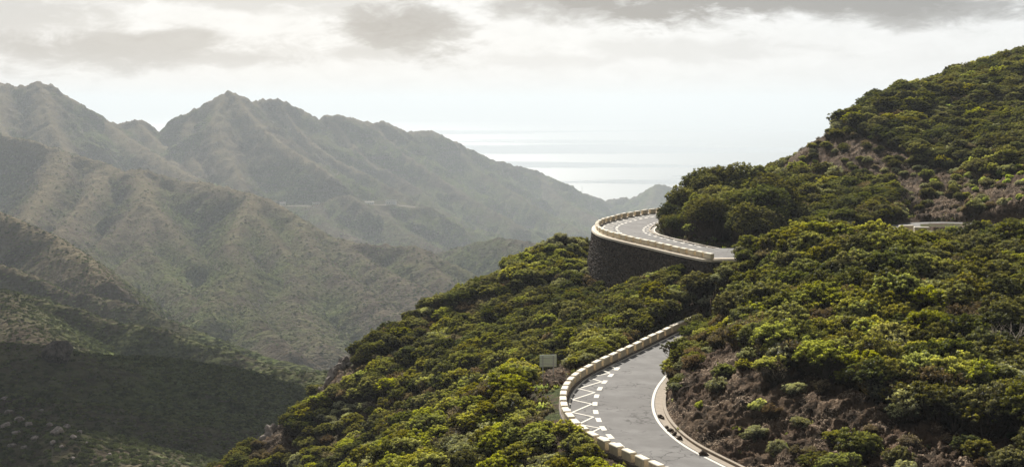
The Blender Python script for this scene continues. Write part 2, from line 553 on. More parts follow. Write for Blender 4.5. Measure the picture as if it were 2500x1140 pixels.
def far_height(X, Y):
    wx = X + 22 * noise2(X / 160, Y / 160, 31) + 6 * noise2(X / 45, Y / 45, 32)
    wy = Y + 22 * noise2(X / 160 + 9, Y / 160 - 4, 33) + 6 * noise2(X / 45, Y / 45, 34)
    best = np.full(X.shape, -1e9)
    bdist = np.full(X.shape, 1e9)
    for ri, (s, fl, pts) in enumerate(RIDGES):
        p = np.array(pts, float)
        w = at_d(p[:, 0], p[:, 1], stretch(p[:, 2]))
        s = s * (1.13 if w[0, 1] > 1400 else 1.0)
        rr = 3.0 + 4.0 * smooth(0, 900, w[0, 1]) if w[0, 1] < 3000 else 3.0
        zmax = w[:, 2].max()
        reach = (zmax + 640) / s + 30
        L = 0.0
        for a, b in zip(w[:-1], w[1:]):
            e = b[:2] - a[:2]
            ln = math.hypot(*e)
            lim = min(reach, 1000)
            m = (X > min(a[0], b[0]) - lim) & (X < max(a[0], b[0]) + lim) & (Y > min(a[1], b[1]) - lim) & (Y < max(a[1], b[1]) + lim)
            # near the crest keep the drawn line, further off wander
            x0 = X[m]; y0 = Y[m]
            t0 = ((x0 - a[0]) * e[0] + (y0 - a[1]) * e[1]) / (ln * ln)
            tc = np.clip(t0, 0, 1)
            d0 = np.hypot(x0 - a[0] - tc * e[0], y0 - a[1] - tc * e[1])
            k = smooth(0, 70, d0)
            x = x0 + (wx[m] - x0) * k; y = y0 + (wy[m] - y0) * k
            t = ((x - a[0]) * e[0] + (y - a[1]) * e[1]) / (ln * ln)
            t = np.clip(t, 0, 1)
            d = np.hypot(x - a[0] - t * e[0], y - a[1] - t * e[1])
            dr = np.sqrt(d * d + rr * rr) - rr
            side = np.sign((x - a[0]) * e[1] - (y - a[1]) * e[0])
            arc = L + t * ln
            # gullies running straight down the flank
            f1 = np.abs(noise2(arc / 105 + side * 13.7 + ri * 3.1, d / 420 + ri, 41))
            f2 = np.abs(noise2(arc / 38 + side * 5.1 + ri * 1.7, d / 160 + ri * 2, 42))
            amp = fl * (1 - np.exp(-d / 70)) * (1.0 + 0.7 * (a[1] > 1500))
            z = a[2] + t * (b[2] - a[2]) - s * dr - amp * (60 * (0.30 - f1) * smooth(0, 130, d) + 24 * (0.35 - f2) * smooth(0, 60, d))
            cur = best[m]
            up = z > cur
            cur[up] = z[up]
            best[m] = cur
            cd = bdist[m]; cd[up] = d[up]; bdist[m] = cd
            L += ln
    fl = floor_z(Y)
    dz = best - fl
    kk = 14.0
    best = fl + np.where(dz > 60, dz, kk * np.log1p(np.exp(np.clip(dz / kk, -30, 30))))
    near = np.clip(Y / 900, 0.25, 1.3)
    crag = fbm(X / 26, Y / 26, 4, 0.55, 51, True)
    best = best + near * (1.6 * fbm(X / 34, Y / 34, 4, 0.55, 50) + 2.4 * crag * smooth(0, 30, bdist) + 0.9 * crag)
    far = smooth(1800, 2600, Y)
    best = best + far * (10.0 * fbm(X / 60, Y / 80, 4, 0.6, 58, True) * smooth(0, 50, bdist) + 9.0 * fbm(X / 30, Y / 50, 4, 0.62, 59, True))
    best = best + smooth(0, 12, 14 - np.minimum(bdist, 14)) * near * 2.0 * noise2(X / 13, Y / 13, 57)
    # the level bench of the far track
    tr = at_d([655, 690, 772, 902, 955, 1015], [500, 503, 502, 500, 500, 506], float(stretch(2300)))
    m = (X > tr[0, 0] - 60) & (X < tr[-1, 0] + 60) & (np.abs(Y - tr[0, 1]) < 60)
    if m.any():
        xx = np.clip(X[m], tr[0, 0], tr[-1, 0])
        dt = np.hypot(X[m] - xx, Y[m] - tr[0, 1]); kz = 1 - smooth(9, 48, dt)
        best[m] = best[m] * (1 - kz) + np.interp(xx, tr[:, 0], tr[:, 2]) * kz
    return best, bdist


def build_far():
    cols = np.arange(-330, 1905, 3.1)
    rows = np.exp(np.linspace(math.log(262), math.log(5600), 900))
    cx = (cols - W / 2) / F
    X = rows[:, None] * cx[None, :]
    Y = np.repeat(rows[:, None], len(cols), 1)
    Z, D = far_height(X.ravel(), Y.ravel())
    v = np.stack([X.ravel(), Y.ravel(), Z], -1)
    nr, nc = X.shape
    Zg = Z.reshape(nr, nc)
    keep = (Zg[:-1, :-1] > SEA_Z - 30) | (Zg[1:, 1:] > SEA_Z - 30)
    me = mesh_from('mountains', v, grid_faces(nr, nc, keep), [M_MOUNT], True)
    # vegetation share: more in gullies and low down, less on crests
    at = me.attributes.new('ridge', 'FLOAT', 'POINT')
    r = smooth(0, 60, D) * 0.35 + np.clip(D / 220, 0, 1) * 0.35 - 0.05 + 0.25 * smooth(-100, -220, Z)
    r = r + 0.38 * smooth(1250, 800, Y.ravel() if Y.shape != r.shape else Y)
    at.data.foreach_set('value', r.astype(np.float32))
    o = obj('mountains', me, kind='structure')
    return X, Y, Zg, D.reshape(nr, nc)


FAR = build_far()

# ------------------------------------------------------------------ haze
def build_haze():
    m, T, out = material('haze_air')
    vol = T.node('ShaderNodeVolumePrincipled')
    vol.inputs['Color'].default_value = (0.57, 0.62, 0.672, 1)
    vol.inputs['Density'].default_value = HAZE_DENSITY
    vol.inputs['Anisotropy'].default_value = 0.22
    T.l.new(vol.outputs[0], out.inputs['Volume'])
    R = 265000.0
    z0, z1 = SEA_Z - 60, 95.0
    v = [(-R, -R, z0), (R, -R, z0), (R, R, z0), (-R, R, z0), (-R, -R, z1), (R, -R, z1), (R, R, z1), (-R, R, z1)]
    f = np.array([(0, 3, 2, 1), (4, 5, 6, 7), (0, 1, 5, 4), (1, 2, 6, 5), (2, 3, 7, 6), (3, 0, 4, 7)])
    obj('haze', mesh_from('haze', v, f, [m]), kind='stuff')


build_haze()
# ------------------------------------------------------------------ near hillside
ROAD_LOW = -22.0
ROAD_UP = -18.0


def cam_pts(rows):
    """(photo x, photo y, metres ahead, plant height there) -> ground points"""
    r = np.array(rows, float)
    w = at_d(r[:, 0], r[:, 1], r[:, 2])
    w[:, 2] -= r[:, 3]
    return w


def z4(scale, ox, oy, pts):
    """pixels read off an enlarged crop of the photograph"""
    return [(ox + u / scale, oy + v / scale) for u, v in pts]


CONTROL = [
    # crest of the long spur falling left from the walled bend
    (1390, 558, 207, 1.6), (1320, 600, 205, 1.6), (1180, 690, 200, 1.4), (1090, 738, 196, 1.2), (990, 785, 192, 1.0), (900, 850, 188, 0.8), (860, 880, 185, 0.3),
    (800, 940, 182, 0.3), (700, 1035, 176, 0.8), (640, 1072, 172, 0.8), (550, 1140, 165, 0.8), (400, 1300, 160, 0.8), (200, 1500, 150, 0.5),
    # its flank towards the camera
    (1432, 662, 201, -0.5), (1418, 640, 207, 0.0), (1465, 668, 196, -0.6), (1550, 676, 184, -0.6), (1650, 655, 172, -0.3), (1690, 640, 167, -0.2), (1500, 672, 191, -0.6), (1600, 678, 178, -0.5), (1500, 705, 180, 1.6), (1400, 720, 180, 1.6), (1300, 720, 185, 1.6), (1200, 780, 180, 1.6), (1100, 800, 182, 1.5),
    (1300, 820, 160, 1.8), (1400, 800, 155, 1.8), (1500, 770, 152, 1.8), (1600, 722, 156, 1.8), (1650, 705, 154, 1.8), (1450, 850, 137, 1.0), (1560, 795, 143, 1.0), (1640, 760, 150, 1.6),
    (1000, 950, 160, 1.5), (1100, 900, 158, 1.5), (900, 1000, 160, 1.0), (800, 1080, 158, 1.0), (700, 1120, 162, 0.8), (1200, 860, 157, 1.5), (1150, 980, 140, 1.3),
    (1000, 860, 172, 1.3), (1050, 1050, 138, 1.0),
    # gully between the two spurs
    (1300, 905, 128, 1.5), (1220, 940, 127, 1.5), (1120, 1015, 128, 1.2), (1000, 1095, 130, 1.2), (900, 1165, 130, 1.0), (1360, 880, 130, 1.4),
    # near bright spur below the lower bend
    (1338, 950, 114, 0.2), (1290, 935, 116, 0.6), (1230, 905, 110, 1.9), (1150, 958, 111, 1.8), (1080, 1020, 110, 1.8), (990, 1070, 107, 1.8), (900, 1130, 104, 1.8), (820, 1200, 102, 1.8),
    (1300, 1040, 99, 1.8), (1200, 1070, 98, 1.8), (1380, 1090, 91, 1.6), (1100, 1120, 95, 1.8), (1300, 1140, 88, 1.8), (1450, 1130, 86, 1.4), (1000, 1180, 92, 1.8), (1350, 1000, 104, 1.0),
    (1400, 1200, 78, 1.5), (1200, 1250, 78, 1.5), (1000, 1350, 74, 1.5), (1500, 1300, 68, 1.2), (1300, 1500, 58, 1),
    # rock cut inside the lower bend, and the bushy hill on it
    (1640, 905, 113, 0.3), (1660, 850, 118, 1.0), (1690, 800, 125, 2.0), (1690, 730, 130, 2.2), (1710, 660, 136, 1.7), (1762, 608, 141, 1.5), (1820, 592, 140, 1.6), (1860, 590, 138, 2.0), (1950, 578, 135, 2.2),
    (2050, 575, 133, 2.3), (2150, 578, 131, 2.0), (2200, 585, 129, 2.0), (2300, 590, 127, 2.0), (2400, 590, 127, 2.0), (2500, 570, 128, 2.3), (2700, 560, 128, 2.2),
    (1700, 990, 98, 0.0), (1750, 848, 107, 0.8), (1850, 868, 98, 0.5), (1750, 940, 99, 0.0), (1800, 1060, 89, 0.0), (1900, 1100, 86, 0.0), (2000, 1140, 80, 0.0), (2200, 1145, 76, 0.0), (2500, 1150, 72, 0.0),
    (2000, 925, 91, 0.8), (2100, 960, 87, 0.8), (2200, 1000, 83, 1.0), (2350, 1050, 79, 1.2), (2500, 1080, 76, 1.2), (1850, 960, 93, 0.0), (2000, 1020, 86, 0.0), (2100, 1060, 83, 0.0),
    (1800, 740, 118, 2.2), (1900, 780, 106, 2.2), (2000, 720, 111, 2.2), (2000, 820, 99, 2.2), (2200, 720, 107, 2.2), (2200, 850, 93, 2.2), (2400, 750, 101, 2.2), (2450, 900, 87, 2.2), (2600, 800, 98, 2.2),
    (1850, 660, 131, 2.2), (2100, 640, 124, 2.2), (2350, 650, 117, 2.2), (2700, 1000, 82, 1.5),
    # tree-grown knoll inside the upper bend
    (1640, 585, 184, 0.0), (1700, 598, 179, 0.0), (1780, 600, 178, 0.3), (1650, 478, 205, 5.0), (1700, 440, 208, 5.5), (1780, 445, 209, 5.0), (1850, 450, 207, 3.8), (1950, 450, 207, 2.3), (2080, 462, 204, 2.2),
    (1720, 520, 195, 4.5), (1850, 520, 191, 4.0), (1950, 540, 180, 2.3), (2050, 520, 183, 2.2), (2120, 500, 190, 2.2), (2180, 520, 187, 1.8), (1640, 505, 200, 4),
    # the road where it shows again through the bushes
    (2215, 530, 184, 0), (2290, 530, 182, 0), (2370, 540, 176, 0), (2300, 550, 170, 0), (2440, 570, 160, 0), (2250, 575, 160, 0.3),
    # big slope at the right with its bare crag
    (1885, 432, 250, 1.2), (1900, 405, 252, 2.0), (1950, 350, 254, 2.4), (2005, 312, 256, 2.8), (2060, 275, 258, 3.6), (2105, 232, 262, 3.8), (2185, 202, 268, 3.8), (2300, 182, 272, 4.0), (2400, 152, 276, 4.0),
    (2500, 120, 280, 4.2), (2650, 60, 286, 1.8), (1980, 420, 240, 0.2), (2060, 400, 233, 0.2), (2150, 440, 220, 0.4), (2120, 340, 240, 0.5), (2250, 330, 236, 1.6), (2350, 260, 250, 1.8), (2450, 220, 256, 1.8),
    (2350, 400, 215, 0.8), (2250, 480, 202, 0.2), (2330, 515, 190, 0.0), (2200, 500, 198, 0.3), (2450, 330, 226, 1.8), (2400, 430, 200, 0.8), (2500, 420, 190, 1.0), (2430, 500, 172, 0.2), (2500, 510, 166, 0.3),
    (2600, 400, 186, 1.5), (2600, 250, 240, 1.8), (2200, 400, 222, 0.4), (2060, 330, 246, 0.8),
]
WORLD_CONTROL = [
    # ground the camera cannot see: behind the crests
    (15, 236, -30), (24, 246, -34), (8, 225, -34), (0, 232, -46), (-14, 226, -52), (-25, 212, -62), (-42, 196, -78), (-60, 186, -90), (36, 250, -28), (52, 268, -24), (10, 250, -48),
    (44, 290, -24), (60, 300, -14), (90, 320, 0), (120, 320, 4), (30, 290, -44), (-10, 270, -72), (-60, 240, -100), (40, 220, -17.5), (47, 228, -17.6), (30, 234, -18.5),
    (30, 166, -18.0), (36, 162, -18.2), (28, 150, -20.5), (24, 148, -21.9), (36, 152, -20), (50, 150, -17), (60, 150, -16), (22, 141, -21.8), (20, 134, -21.5),
    (20, 60, -22), (35, 58, -22), (5, 60, -27), (-20, 70, -38), (-40, 100, -52), (-50, 130, -64), (-80, 150, -85), (60, 60, -20), (12, 78, -22.1), (13, 70, -22.1),
]
_cp = np.vstack([cam_pts(CONTROL), np.array(WORLD_CONTROL, float)])


def tps_fit(p, lam=1.2):
    n = len(p)
    xy = p[:, :2] / 100.0
    d2 = ((xy[:, None] - xy[None]) ** 2).sum(-1)
    K = 0.5 * d2 * np.log(d2 + 1e-12) + np.eye(n) * lam * 1e-3
    P = np.hstack([np.ones((n, 1)), xy])
    A = np.zeros((n + 3, n + 3))
    A[:n, :n] = K; A[:n, n:] = P; A[n:, :n] = P.T
    b = np.zeros(n + 3); b[:n] = p[:, 2]
    return xy, np.linalg.solve(A, b)


def tps_eval(fit, X, Y):
    xy, w = fit
    out = np.zeros(len(X))
    for i in range(0, len(X), 20000):
        q = np.stack([X[i:i + 20000], Y[i:i + 20000]], -1) / 100.0
        d2 = ((q[:, None] - xy[None]) ** 2).sum(-1)
        out[i:i + 20000] = (0.5 * d2 * np.log(d2 + 1e-12)) @ w[:len(xy)] + w[-3] + q @ w[-2:]
    return out


GX0, GX1, GY0, GY1, GS = -90, 140, 48, 345, 1.0
_gx = np.arange(GX0, GX1 + 1, GS); _gy = np.arange(GY0, GY1 + 1, GS)
_A, _B = np.meshgrid(_gx, _gy)
BASE = tps_eval(tps_fit(_cp, 0.3), _A.ravel(), _B.ravel()).reshape(_A.shape)


def sample(R, X, Y):
    u = np.clip((X - GX0) / GS, 0, R.shape[1] - 1.001); v = np.clip((Y - GY0) / GS, 0, R.shape[0] - 1.001)
    i = u.astype(int); j = v.astype(int); a = u - i; b = v - j
    return (R[j, i] * (1 - a) * (1 - b) + R[j, i + 1] * a * (1 - b) + R[j + 1, i] * (1 - a) * b + R[j + 1, i + 1] * a * b)


# ---- road outlines (photo pixels on the road plane)
LB = z4(2.924, 1250, 750, [(1305, 83), (1255, 105), (1205, 127), (1155, 150), (1105, 173), (1052, 198), (1000, 225), (946, 250), (890, 277), (835, 304), (778, 331), (722, 358), (662, 386), (601, 415), (540, 443),
                           (481, 475), (443, 507), (413, 538), (387, 570), (370, 605), (361, 641), (360, 679), (366, 718), (380, 758), (406, 802), (444, 848), (498, 893), (570, 935), (652, 975), (743, 1015), (835, 1060),
                           (930, 1103), (1030, 1150), (1135, 1205)])
UB = z4(3.562, 1350, 400, [(995, 395), (930, 402), (865, 409), (793, 420), (728, 429), (667, 440), (613, 450), (562, 462), (515, 473), (470, 485), (431, 497), (400, 510), (380, 524), (376, 541),
                           (385, 557), (405, 573), (431, 588), (462, 600), (508, 613), (558, 627), (618, 640), (680, 655), (742, 668), (806, 682), (872, 697), (938, 712), (1005, 728), (1073, 743), (1142, 758), (1212, 772), (1282, 786),
                           (1355, 800)])
LBW = at_z(*np.array(LB).T, ROAD_LOW + 0.42)
UBW = at_z(*np.array(UB).T, ROAD_UP + 0.42)


def chaikin(p, n=2, closed=False):
    p = np.asarray(p, float)
    for _ in range(n):
        q = p[:-1] * 0.75 + p[1:] * 0.25
        r = p[:-1] * 0.25 + p[1:] * 0.75
        m = np.empty((len(q) * 2, p.shape[1])); m[0::2] = q; m[1::2] = r
        p = np.vstack([p[:1], m, p[-1:]])
    return p


def arclen(p):
    return np.concatenate([[0], np.cumsum(np.hypot(*np.diff(p[:, :2], axis=0).T))])


def resample(p, step=None, n=None):
    L = arclen(p)
    if n is None:
        n = max(2, int(round(L[-1] / step)) + 1)
    s = np.linspace(0, L[-1], n)
    return np.stack([np.interp(s, L, p[:, k]) for k in range(p.shape[1])], -1)


def offset(p, d):
    """shift a level line to its left by d"""
    t = np.gradient(p[:, :2], axis=0)
    t /= np.linalg.norm(t, axis=1, keepdims=True) + 1e-9
    q = p.copy()
    q[:, 0] -= t[:, 1] * d; q[:, 1] += t[:, 0] * d
    return q


def moving(p, k=2, it=3):
    p = p.copy()
    for _ in range(it):
        p[1:-1] = (p[:-2] + 2 * p[1:-1] + p[2:]) / 4
    return p


LBW = moving(LBW, it=3)
UBW = moving(UBW, it=2)
# both block lines run from the far arm round to the near arm, so the road lies to their left
low_outer = resample(chaikin(LBW), 0.8)
up_outer = resample(chaikin(UBW), 0.8)
LOW_IN_PX = z4(2.924, 1250, 750, [(1480, 140), (1400, 215), (1300, 285), (1215, 355), (1140, 430), (1085, 505), (1040, 560), (1012, 620), (1002, 690), (1012, 750), (1042, 815), (1092, 875), (1162, 940), (1252, 1002), (1345, 1052), (1470, 1114), (1620, 1190), (1800, 1290)])
low_inner = resample(chaikin(at_z(*np.array(LOW_IN_PX).T, ROAD_LOW)), 0.8)
UP_IN_PX = z4(3.562, 1350, 400, [(1150, 470), (1060, 488), (985, 508), (930, 530), (893, 552), (876, 575), (888, 595), (920, 612), (968, 627), (1025, 641), (1100, 660), (1200, 683), (1300, 705), (1400, 725), (1490, 744)])
up_inner = resample(chaikin(at_z(*np.array(UP_IN_PX).T, ROAD_UP)), 0.8)
low_outer[:, 2] = ROAD_LOW; up_outer[:, 2] = ROAD_UP
# hidden links: the upper road goes on to the right, climbing, and shows again through the bushes
UP_NEAR = np.array([[22.6, 162.6, -18.0], [26, 160.5, -18.0], [31, 158.8, -17.6], [37, 158.5, -17.0], [44, 160, -16.4], [50, 161.5, -15.9], [56, 162, -15.5], [64, 160, -15.2], [74, 156, -15.0]])
UP_FAR = np.array([[27.2, 170.6, -18.0], [31, 169.6, -17.7], [37, 171, -17.1], [44, 176.5, -16.4], [50, 181.0, -15.7], [55, 180.0, -15.4], [60, 174.5, -15.2], [66, 169.5, -15.1], [76, 165, -15.0]])
up_outer_ext = resample(chaikin(np.vstack([up_outer[-1:], UP_NEAR[1:]])), 0.8)
up_inner_ext = resample(chaikin(np.vstack([up_inner[-1:], UP_FAR[1:]])), 0.8)
UP_OUT_ALL = np.vstack([up_outer, up_outer_ext[1:]])
UP_IN_ALL = np.vstack([up_inner, up_inner_ext[1:]])


def in_poly(X, Y, P):
    inside = np.zeros(X.shape, bool)
    n = len(P)
    j = n - 1
    for i in range(n):
        xi, yi = P[i, 0], P[i, 1]; xj, yj = P[j, 0], P[j, 1]
        if yi != yj:
            c = ((yi > Y) != (yj > Y)) & (X < (xj - xi) * (Y - yi) / (yj - yi) + xi)
            inside ^= c
        j = i
    return inside


def line_dist(X, Y, P):
    best = np.full(X.shape, 1e9); zz = np.zeros(X.shape)
    for a, b in zip(P[:-1], P[1:]):
        e = b[:2] - a[:2]; l2 = e @ e + 1e-9
        t = np.clip(((X - a[0]) * e[0] + (Y - a[1]) * e[1]) / l2, 0, 1)
        d = np.hypot(X - a[0] - t * e[0], Y - a[1] - t * e[1])
        m = d < best
        best[m] = d[m]; zz[m] = (a[2] + t * (b[2] - a[2]))[m]
    return best, zz


LOW_EDGE_IN = offset(low_inner, 1.1)          # gutter strip beyond the white line
LOW_POLY = np.vstack([offset(low_outer, -0.35), LOW_EDGE_IN[::-1]])
UP_POLY = np.vstack([offset(UP_OUT_ALL, -0.1), offset(UP_IN_ALL, 0.75)[::-1]])


def road_field(X, Y, POLY, outer, inner):
    m = (X > POLY[:, 0].min() - 9) & (X < POLY[:, 0].max() + 9) & (Y > POLY[:, 1].min() - 9) & (Y < POLY[:, 1].max() + 9)
    dist = np.full(X.shape, 99.0); zz = np.zeros(X.shape); side = np.zeros(X.shape)
    x = X[m]; y = Y[m]
    do, zo = line_dist(x, y, outer[::2]); di, zi = line_dist(x, y, inner[::2])
    ins = in_poly(x, y, POLY)
    d = np.where(ins, 0, np.minimum(do, di))
    dist[m] = d; zz[m] = np.where(do < di, zo, zi); side[m] = np.where(do < di, 1, -1)
    return dist, zz, side


# bare rock: outlines of the cuts and crags as seen (photo pixels), used only to tell rock from planted ground
ROCK_PX = [
    [(1620, 985), (1655, 930), (1690, 870), (1760, 850), (1850, 880), (1950, 925), (2050, 950), (2120, 985), (2200, 1010), (2300, 1050), (2420, 1085), (2600, 1120), (2600, 1400), (1600, 1400), (1500, 1100)],
    [(1890, 430), (1930, 375), (1990, 325), (2060, 325), (2130, 345), (2190, 375), (2240, 400), (2290, 420), (2345, 400), (2380, 440), (2400, 500), (2370, 540), (2210, 525), (2190, 480), (2120, 450), (2000, 440)],
    [(2380, 520), (2400, 470), (2450, 430), (2520, 420), (2520, 560), (2400, 555)],
    [(825, 925), (850, 895), (870, 900), (850, 930), (810, 990), (770, 1020), (760, 1005), (790, 960)],
    [(640, 1080), (665, 1055), (690, 1050), (720, 1060), (690, 1110), (650, 1120)],
    [(1330, 905), (1390, 880), (1430, 890), (1400, 925), (1370, 960), (1330, 965)],
    [(930, 975), (980, 960), (1060, 1000), (1000, 1045), (900, 1090), (830, 1110), (800, 1090), (870, 1030)],
]


def near_height(X, Y):
    z = sample(BASE, X, Y)
    px, py, dd = to_px(X, Y, z)
    rock = np.zeros(X.shape)
    for k, poly in enumerate(ROCK_PX):
        P = np.array(poly, float)
        n = 14 * noise2(X / 2.6, Y / 2.6, 91) + 10 * noise2(X / 0.9, Y / 0.9, 92)
        rock = np.maximum(rock, in_poly(px + n, py + n * 0.7, P) * (1.0 if k not in (6,) else 0.6))
    z = z + 0.55 * fbm(X / 9, Y / 9, 4, 0.5, 61) + 0.12 * fbm(X / 1.2, Y / 1.2, 3, 0.6, 62)
    d1, z1, s1 = road_field(X, Y, LOW_POLY, low_outer, low_inner)
    d2, z2, s2 = road_field(X, Y, UP_POLY, UP_OUT_ALL, UP_IN_ALL)
    for d, zr, s, wi, wo in ((d1, z1, s1, 2.4, 5.0), (d2, z2, s2, 2.2, 0.9)):
        wdt = np.where(s > 0, wo, wi)
        k = smooth(0.0, 1.0, (d - 0.25) / wdt)
        z = np.where(d < 90, (zr - 0.06) * (1 - k) + z * k, z)
    return z, rock, np.minimum(d1, d2), np.where(d1 < d2, s1, s2)


_Z, _R, _D, _S = near_height(_A.ravel() + 0.01, _B.ravel())
NEAR = _Z.reshape(_A.shape)
NROCK = _R.reshape(_A.shape)
NROAD = _D.reshape(_A.shape)


def ground(x, y):
    return float(near_height(np.array([x, x + .01]), np.array([y, y]))[0][0])


def build_near():
    cols = np.arange(330, 2790, 3.3)
    rows = np.exp(np.linspace(math.log(60), math.log(335), 800))
    cx = (cols - W / 2) / F
    X = rows[:, None] * cx[None, :]
    Y = np.repeat(rows[:, None], len(cols), 1)
    Z, R, D, S = near_height(X.ravel(), Y.ravel())
    nr, nc = X.shape
    v = np.stack([X.ravel(), Y.ravel(), Z], -1).reshape(nr, nc, 3)
    # push the rock faces out and in along their normals: ledges, blocks, cracks
    gx = np.gradient(v, axis=1); gy = np.gradient(v, axis=0)
    n = np.cross(gx, gy); n /= np.linalg.norm(n, axis=2, keepdims=True) + 1e-9
    x, y, z = v[..., 0].ravel(), v[..., 1].ravel(), v[..., 2].ravel()
    r1 = fbm(x / 2.4 + z / 3.1, y / 2.4 - z / 2.2, 3, 0.5, 71, True)
    r2 = fbm((x + z) / 0.8, (y * 0.7 + z * 1.6) / 0.8, 3, 0.55, 72, True)
    r3 = noise2((x - z) / 0.33, (y + z) / 0.33, 73)
    disp = (0.50 * r1 + 0.36 * r2 + 0.15 * r3) * R * smooth(0.2, 2.2, D)
    disp += (1 - R) * 0.05 * r3 * smooth(0.1, 1, D)
    v += n * disp.reshape(nr, nc, 1)
    keep = np.ones((nr - 1, nc - 1), bool)
    me = mesh_from('hillside', v.reshape(-1, 3), grid_faces(nr, nc, keep), [M_HILL], True)
    at = me.attributes.new('rock', 'FLOAT', 'POINT')
    at.data.foreach_set('value', R.astype(np.float32))
    obj('hillside', me, kind='structure')


build_near()

# ------------------------------------------------------------------ roads and their markings
def mat_asphalt():
    m, T, out = material('asphalt')
    g = geo_pos(T); pos = g.outputs['Position']
    n = T.noise(pos, 0.5, 6.0, 0.6); f = T.noise(pos, 30.0, 3.0, 0.7)
    w = T.noise(pos, 0.16, 3.0)
    c = T.mix(T.ramp(n, 0.3, 0.7), (0.135, 0.129, 0.124), (0.188, 0.181, 0.175))
    c = T.mix(T.math('MULTIPLY', T.ramp(w, 0.50, 0.58), 0.55), c, (0.125, 0.118, 0.113))
    c = T.mix(T.ramp(f, 0.55, 0.8, 0, 0.35), c, (0.34, 0.33, 0.31))
    # cracks in patches
    wv = T.node('ShaderNodeTexNoise'); wv.inputs['Scale'].default_value = 1.7; T.l.new(pos, wv.inputs['Vector'])
    pv = T.vmath('ADD', pos, wv.outputs[1])
    e = T.voronoi(pv, 0.9, 'DISTANCE_TO_EDGE')
    cr = T.math('MULTIPLY', T.ramp(e, 0.06, 0.012), T.ramp(T.noise(pos, 0.33, 2.0), 0.49, 0.56))
    c = T.mix(T.math('MULTIPLY', cr, 0.75), c, (0.055, 0.05, 0.047))
    principled(T, out, c, 0.92, f, 0.35, 0.02, 0.12)
    return m


M_ASPHALT = mat_asphalt()
M_PAINT = simple('road_paint', (0.62, 0.58, 0.50), 0.8, 0.28, 4.0)
M_GUTTER = simple('gutter_concrete', (0.27, 0.22, 0.165), 0.9, 0.40, 2.0, 0.3)
M_DIRT = simple('verge_dirt', (0.20, 0.14, 0.085), 0.95, 0.35, 1.2, 0.5)


def strip(name, a, b, mats, lift=0.0, n=None, **props):
    """sheet between two lines"""
    n = n or max(len(a), len(b))
    a = resample(a, n=n); b = resample(b, n=n)
    v = np.vstack([a, b]).copy(); v[:, 2] += lift
    i = np.arange(n - 1)
    f = np.stack([i, i + n, i + n + 1, i + 1], -1)
    me = mesh_from(name, v, f, mats)
    return me


def make_road(name, outer, inner):
    # match the two edges by a fan of cross-lines: nearest sections kept in step by share of length
    me = strip(name, outer, inner, [M_ASPHALT])
    return obj(name, me, kind='structure')


make_road('road', low_outer, offset(low_inner, 0.15))
make_road('road', UP_OUT_ALL, offset(UP_IN_ALL, 0.12))


def paint_line(path, w, lift=0.008):
    a = offset(path, w / 2); b = offset(path, -w / 2)
    n = len(path)
    v = np.vstack([a, b]).copy(); v[:, 2] += lift
    i = np.arange(n - 1)
    return v, np.stack([i, i + n, i + n + 1, i + 1], -1)


def marking(name, pieces, **props):
    vs, fs, k = [], [], 0
    for v, f in pieces:
        vs.append(v); fs.append(f + k); k += len(v)
    me = mesh_from(name, np.vstack(vs), np.vstack(fs), [M_PAINT])
    return obj(name, me, kind='structure')


def quad_between(p, q, w, z):
    p = np.asarray(p, float)[:2]; q = np.asarray(q, float)[:2]
    t = q - p; t /= np.linalg.norm(t) + 1e-9
    nn = np.array([-t[1], t[0]]) * w / 2
    v = np.array([[*(p - nn), z], [*(q - nn), z], [*(q + nn), z], [*(p + nn), z]])
    return v, np.array([[0, 1, 2, 3]])


# edge lines
LOW_LINE = z4(2.924, 1250, 750, [(1400, 80), (1290, 130), (1140, 205), (1000, 278), (850, 347), (700, 417), (620, 455), (555, 490), (500, 530), (450, 583), (417, 635), (402, 690), (405, 742), (425, 790), (470, 842), (530, 885), (600, 925), (690, 967), (780, 1008), (870, 1053), (960, 1098), (1080, 1155), (1200, 1220)])
low_line = resample(chaikin(moving(at_z(*np.array(LOW_LINE).T, ROAD_LOW), it=1)), 0.4)
marking('edge_line', [paint_line(low_line, 0.17)])
marking('edge_line', [paint_line(resample(low_inner, 0.4), 0.19)])
LOW_DASH = z4(2.924, 1250, 750, [(750, 438), (705, 485), (660, 532), (627, 580), (604, 633), (592, 687), (598, 746), (618, 802), (650, 862), (700, 920), (770, 982)])
dl = at_z(*np.array(LOW_DASH).T, ROAD_LOW)
pcs = []
tt = np.gradient(dl[:, :2], axis=0); tt /= np.linalg.norm(tt, axis=1, keepdims=True)
for p, t in zip(dl, tt):
    pcs.append(quad_between(p[:2] - t * 0.62, p[:2] + t * 0.62, 0.36, ROAD_LOW + 0.008))
marking('lane_dashes', pcs)
LOW_ZIG = z4(2.924, 1250, 750, [(770, 402), (702, 420), (738, 438), (640, 450), (700, 468), (548, 503), (640, 530), (475, 580), (590, 608), (430, 660), (570, 690), (430, 750), (582, 782), (475, 835), (628, 863), (545, 905), (690, 935), (650, 955), (780, 985), (740, 1010)])
lz = at_z(*np.array(LOW_ZIG).T, ROAD_LOW)
marking('zigzag_marking', [quad_between(p, q, 0.17, ROAD_LOW + 0.012 + 0.0007 * k) for k, (p, q) in enumerate(zip(lz[:-1], lz[1:]))])

# upper bend
UP_LINE_Z = ROAD_UP
uo = offset(up_outer, 0.75)
ui = up_inner
if np.hypot(*(uo.mean(0) - ui.mean(0))[:2]) > np.hypot(*(up_outer.mean(0) - ui.mean(0))[:2]):
    SGN = -1
else:
    SGN = 1
uo = offset(up_outer, 0.75 * SGN)
marking('edge_line', [paint_line(resample(uo, 0.5), 0.15)])
marking('edge_line', [paint_line(resample(np.vstack([ui, up_inner_ext[1:12]]), 0.5), 0.15)])


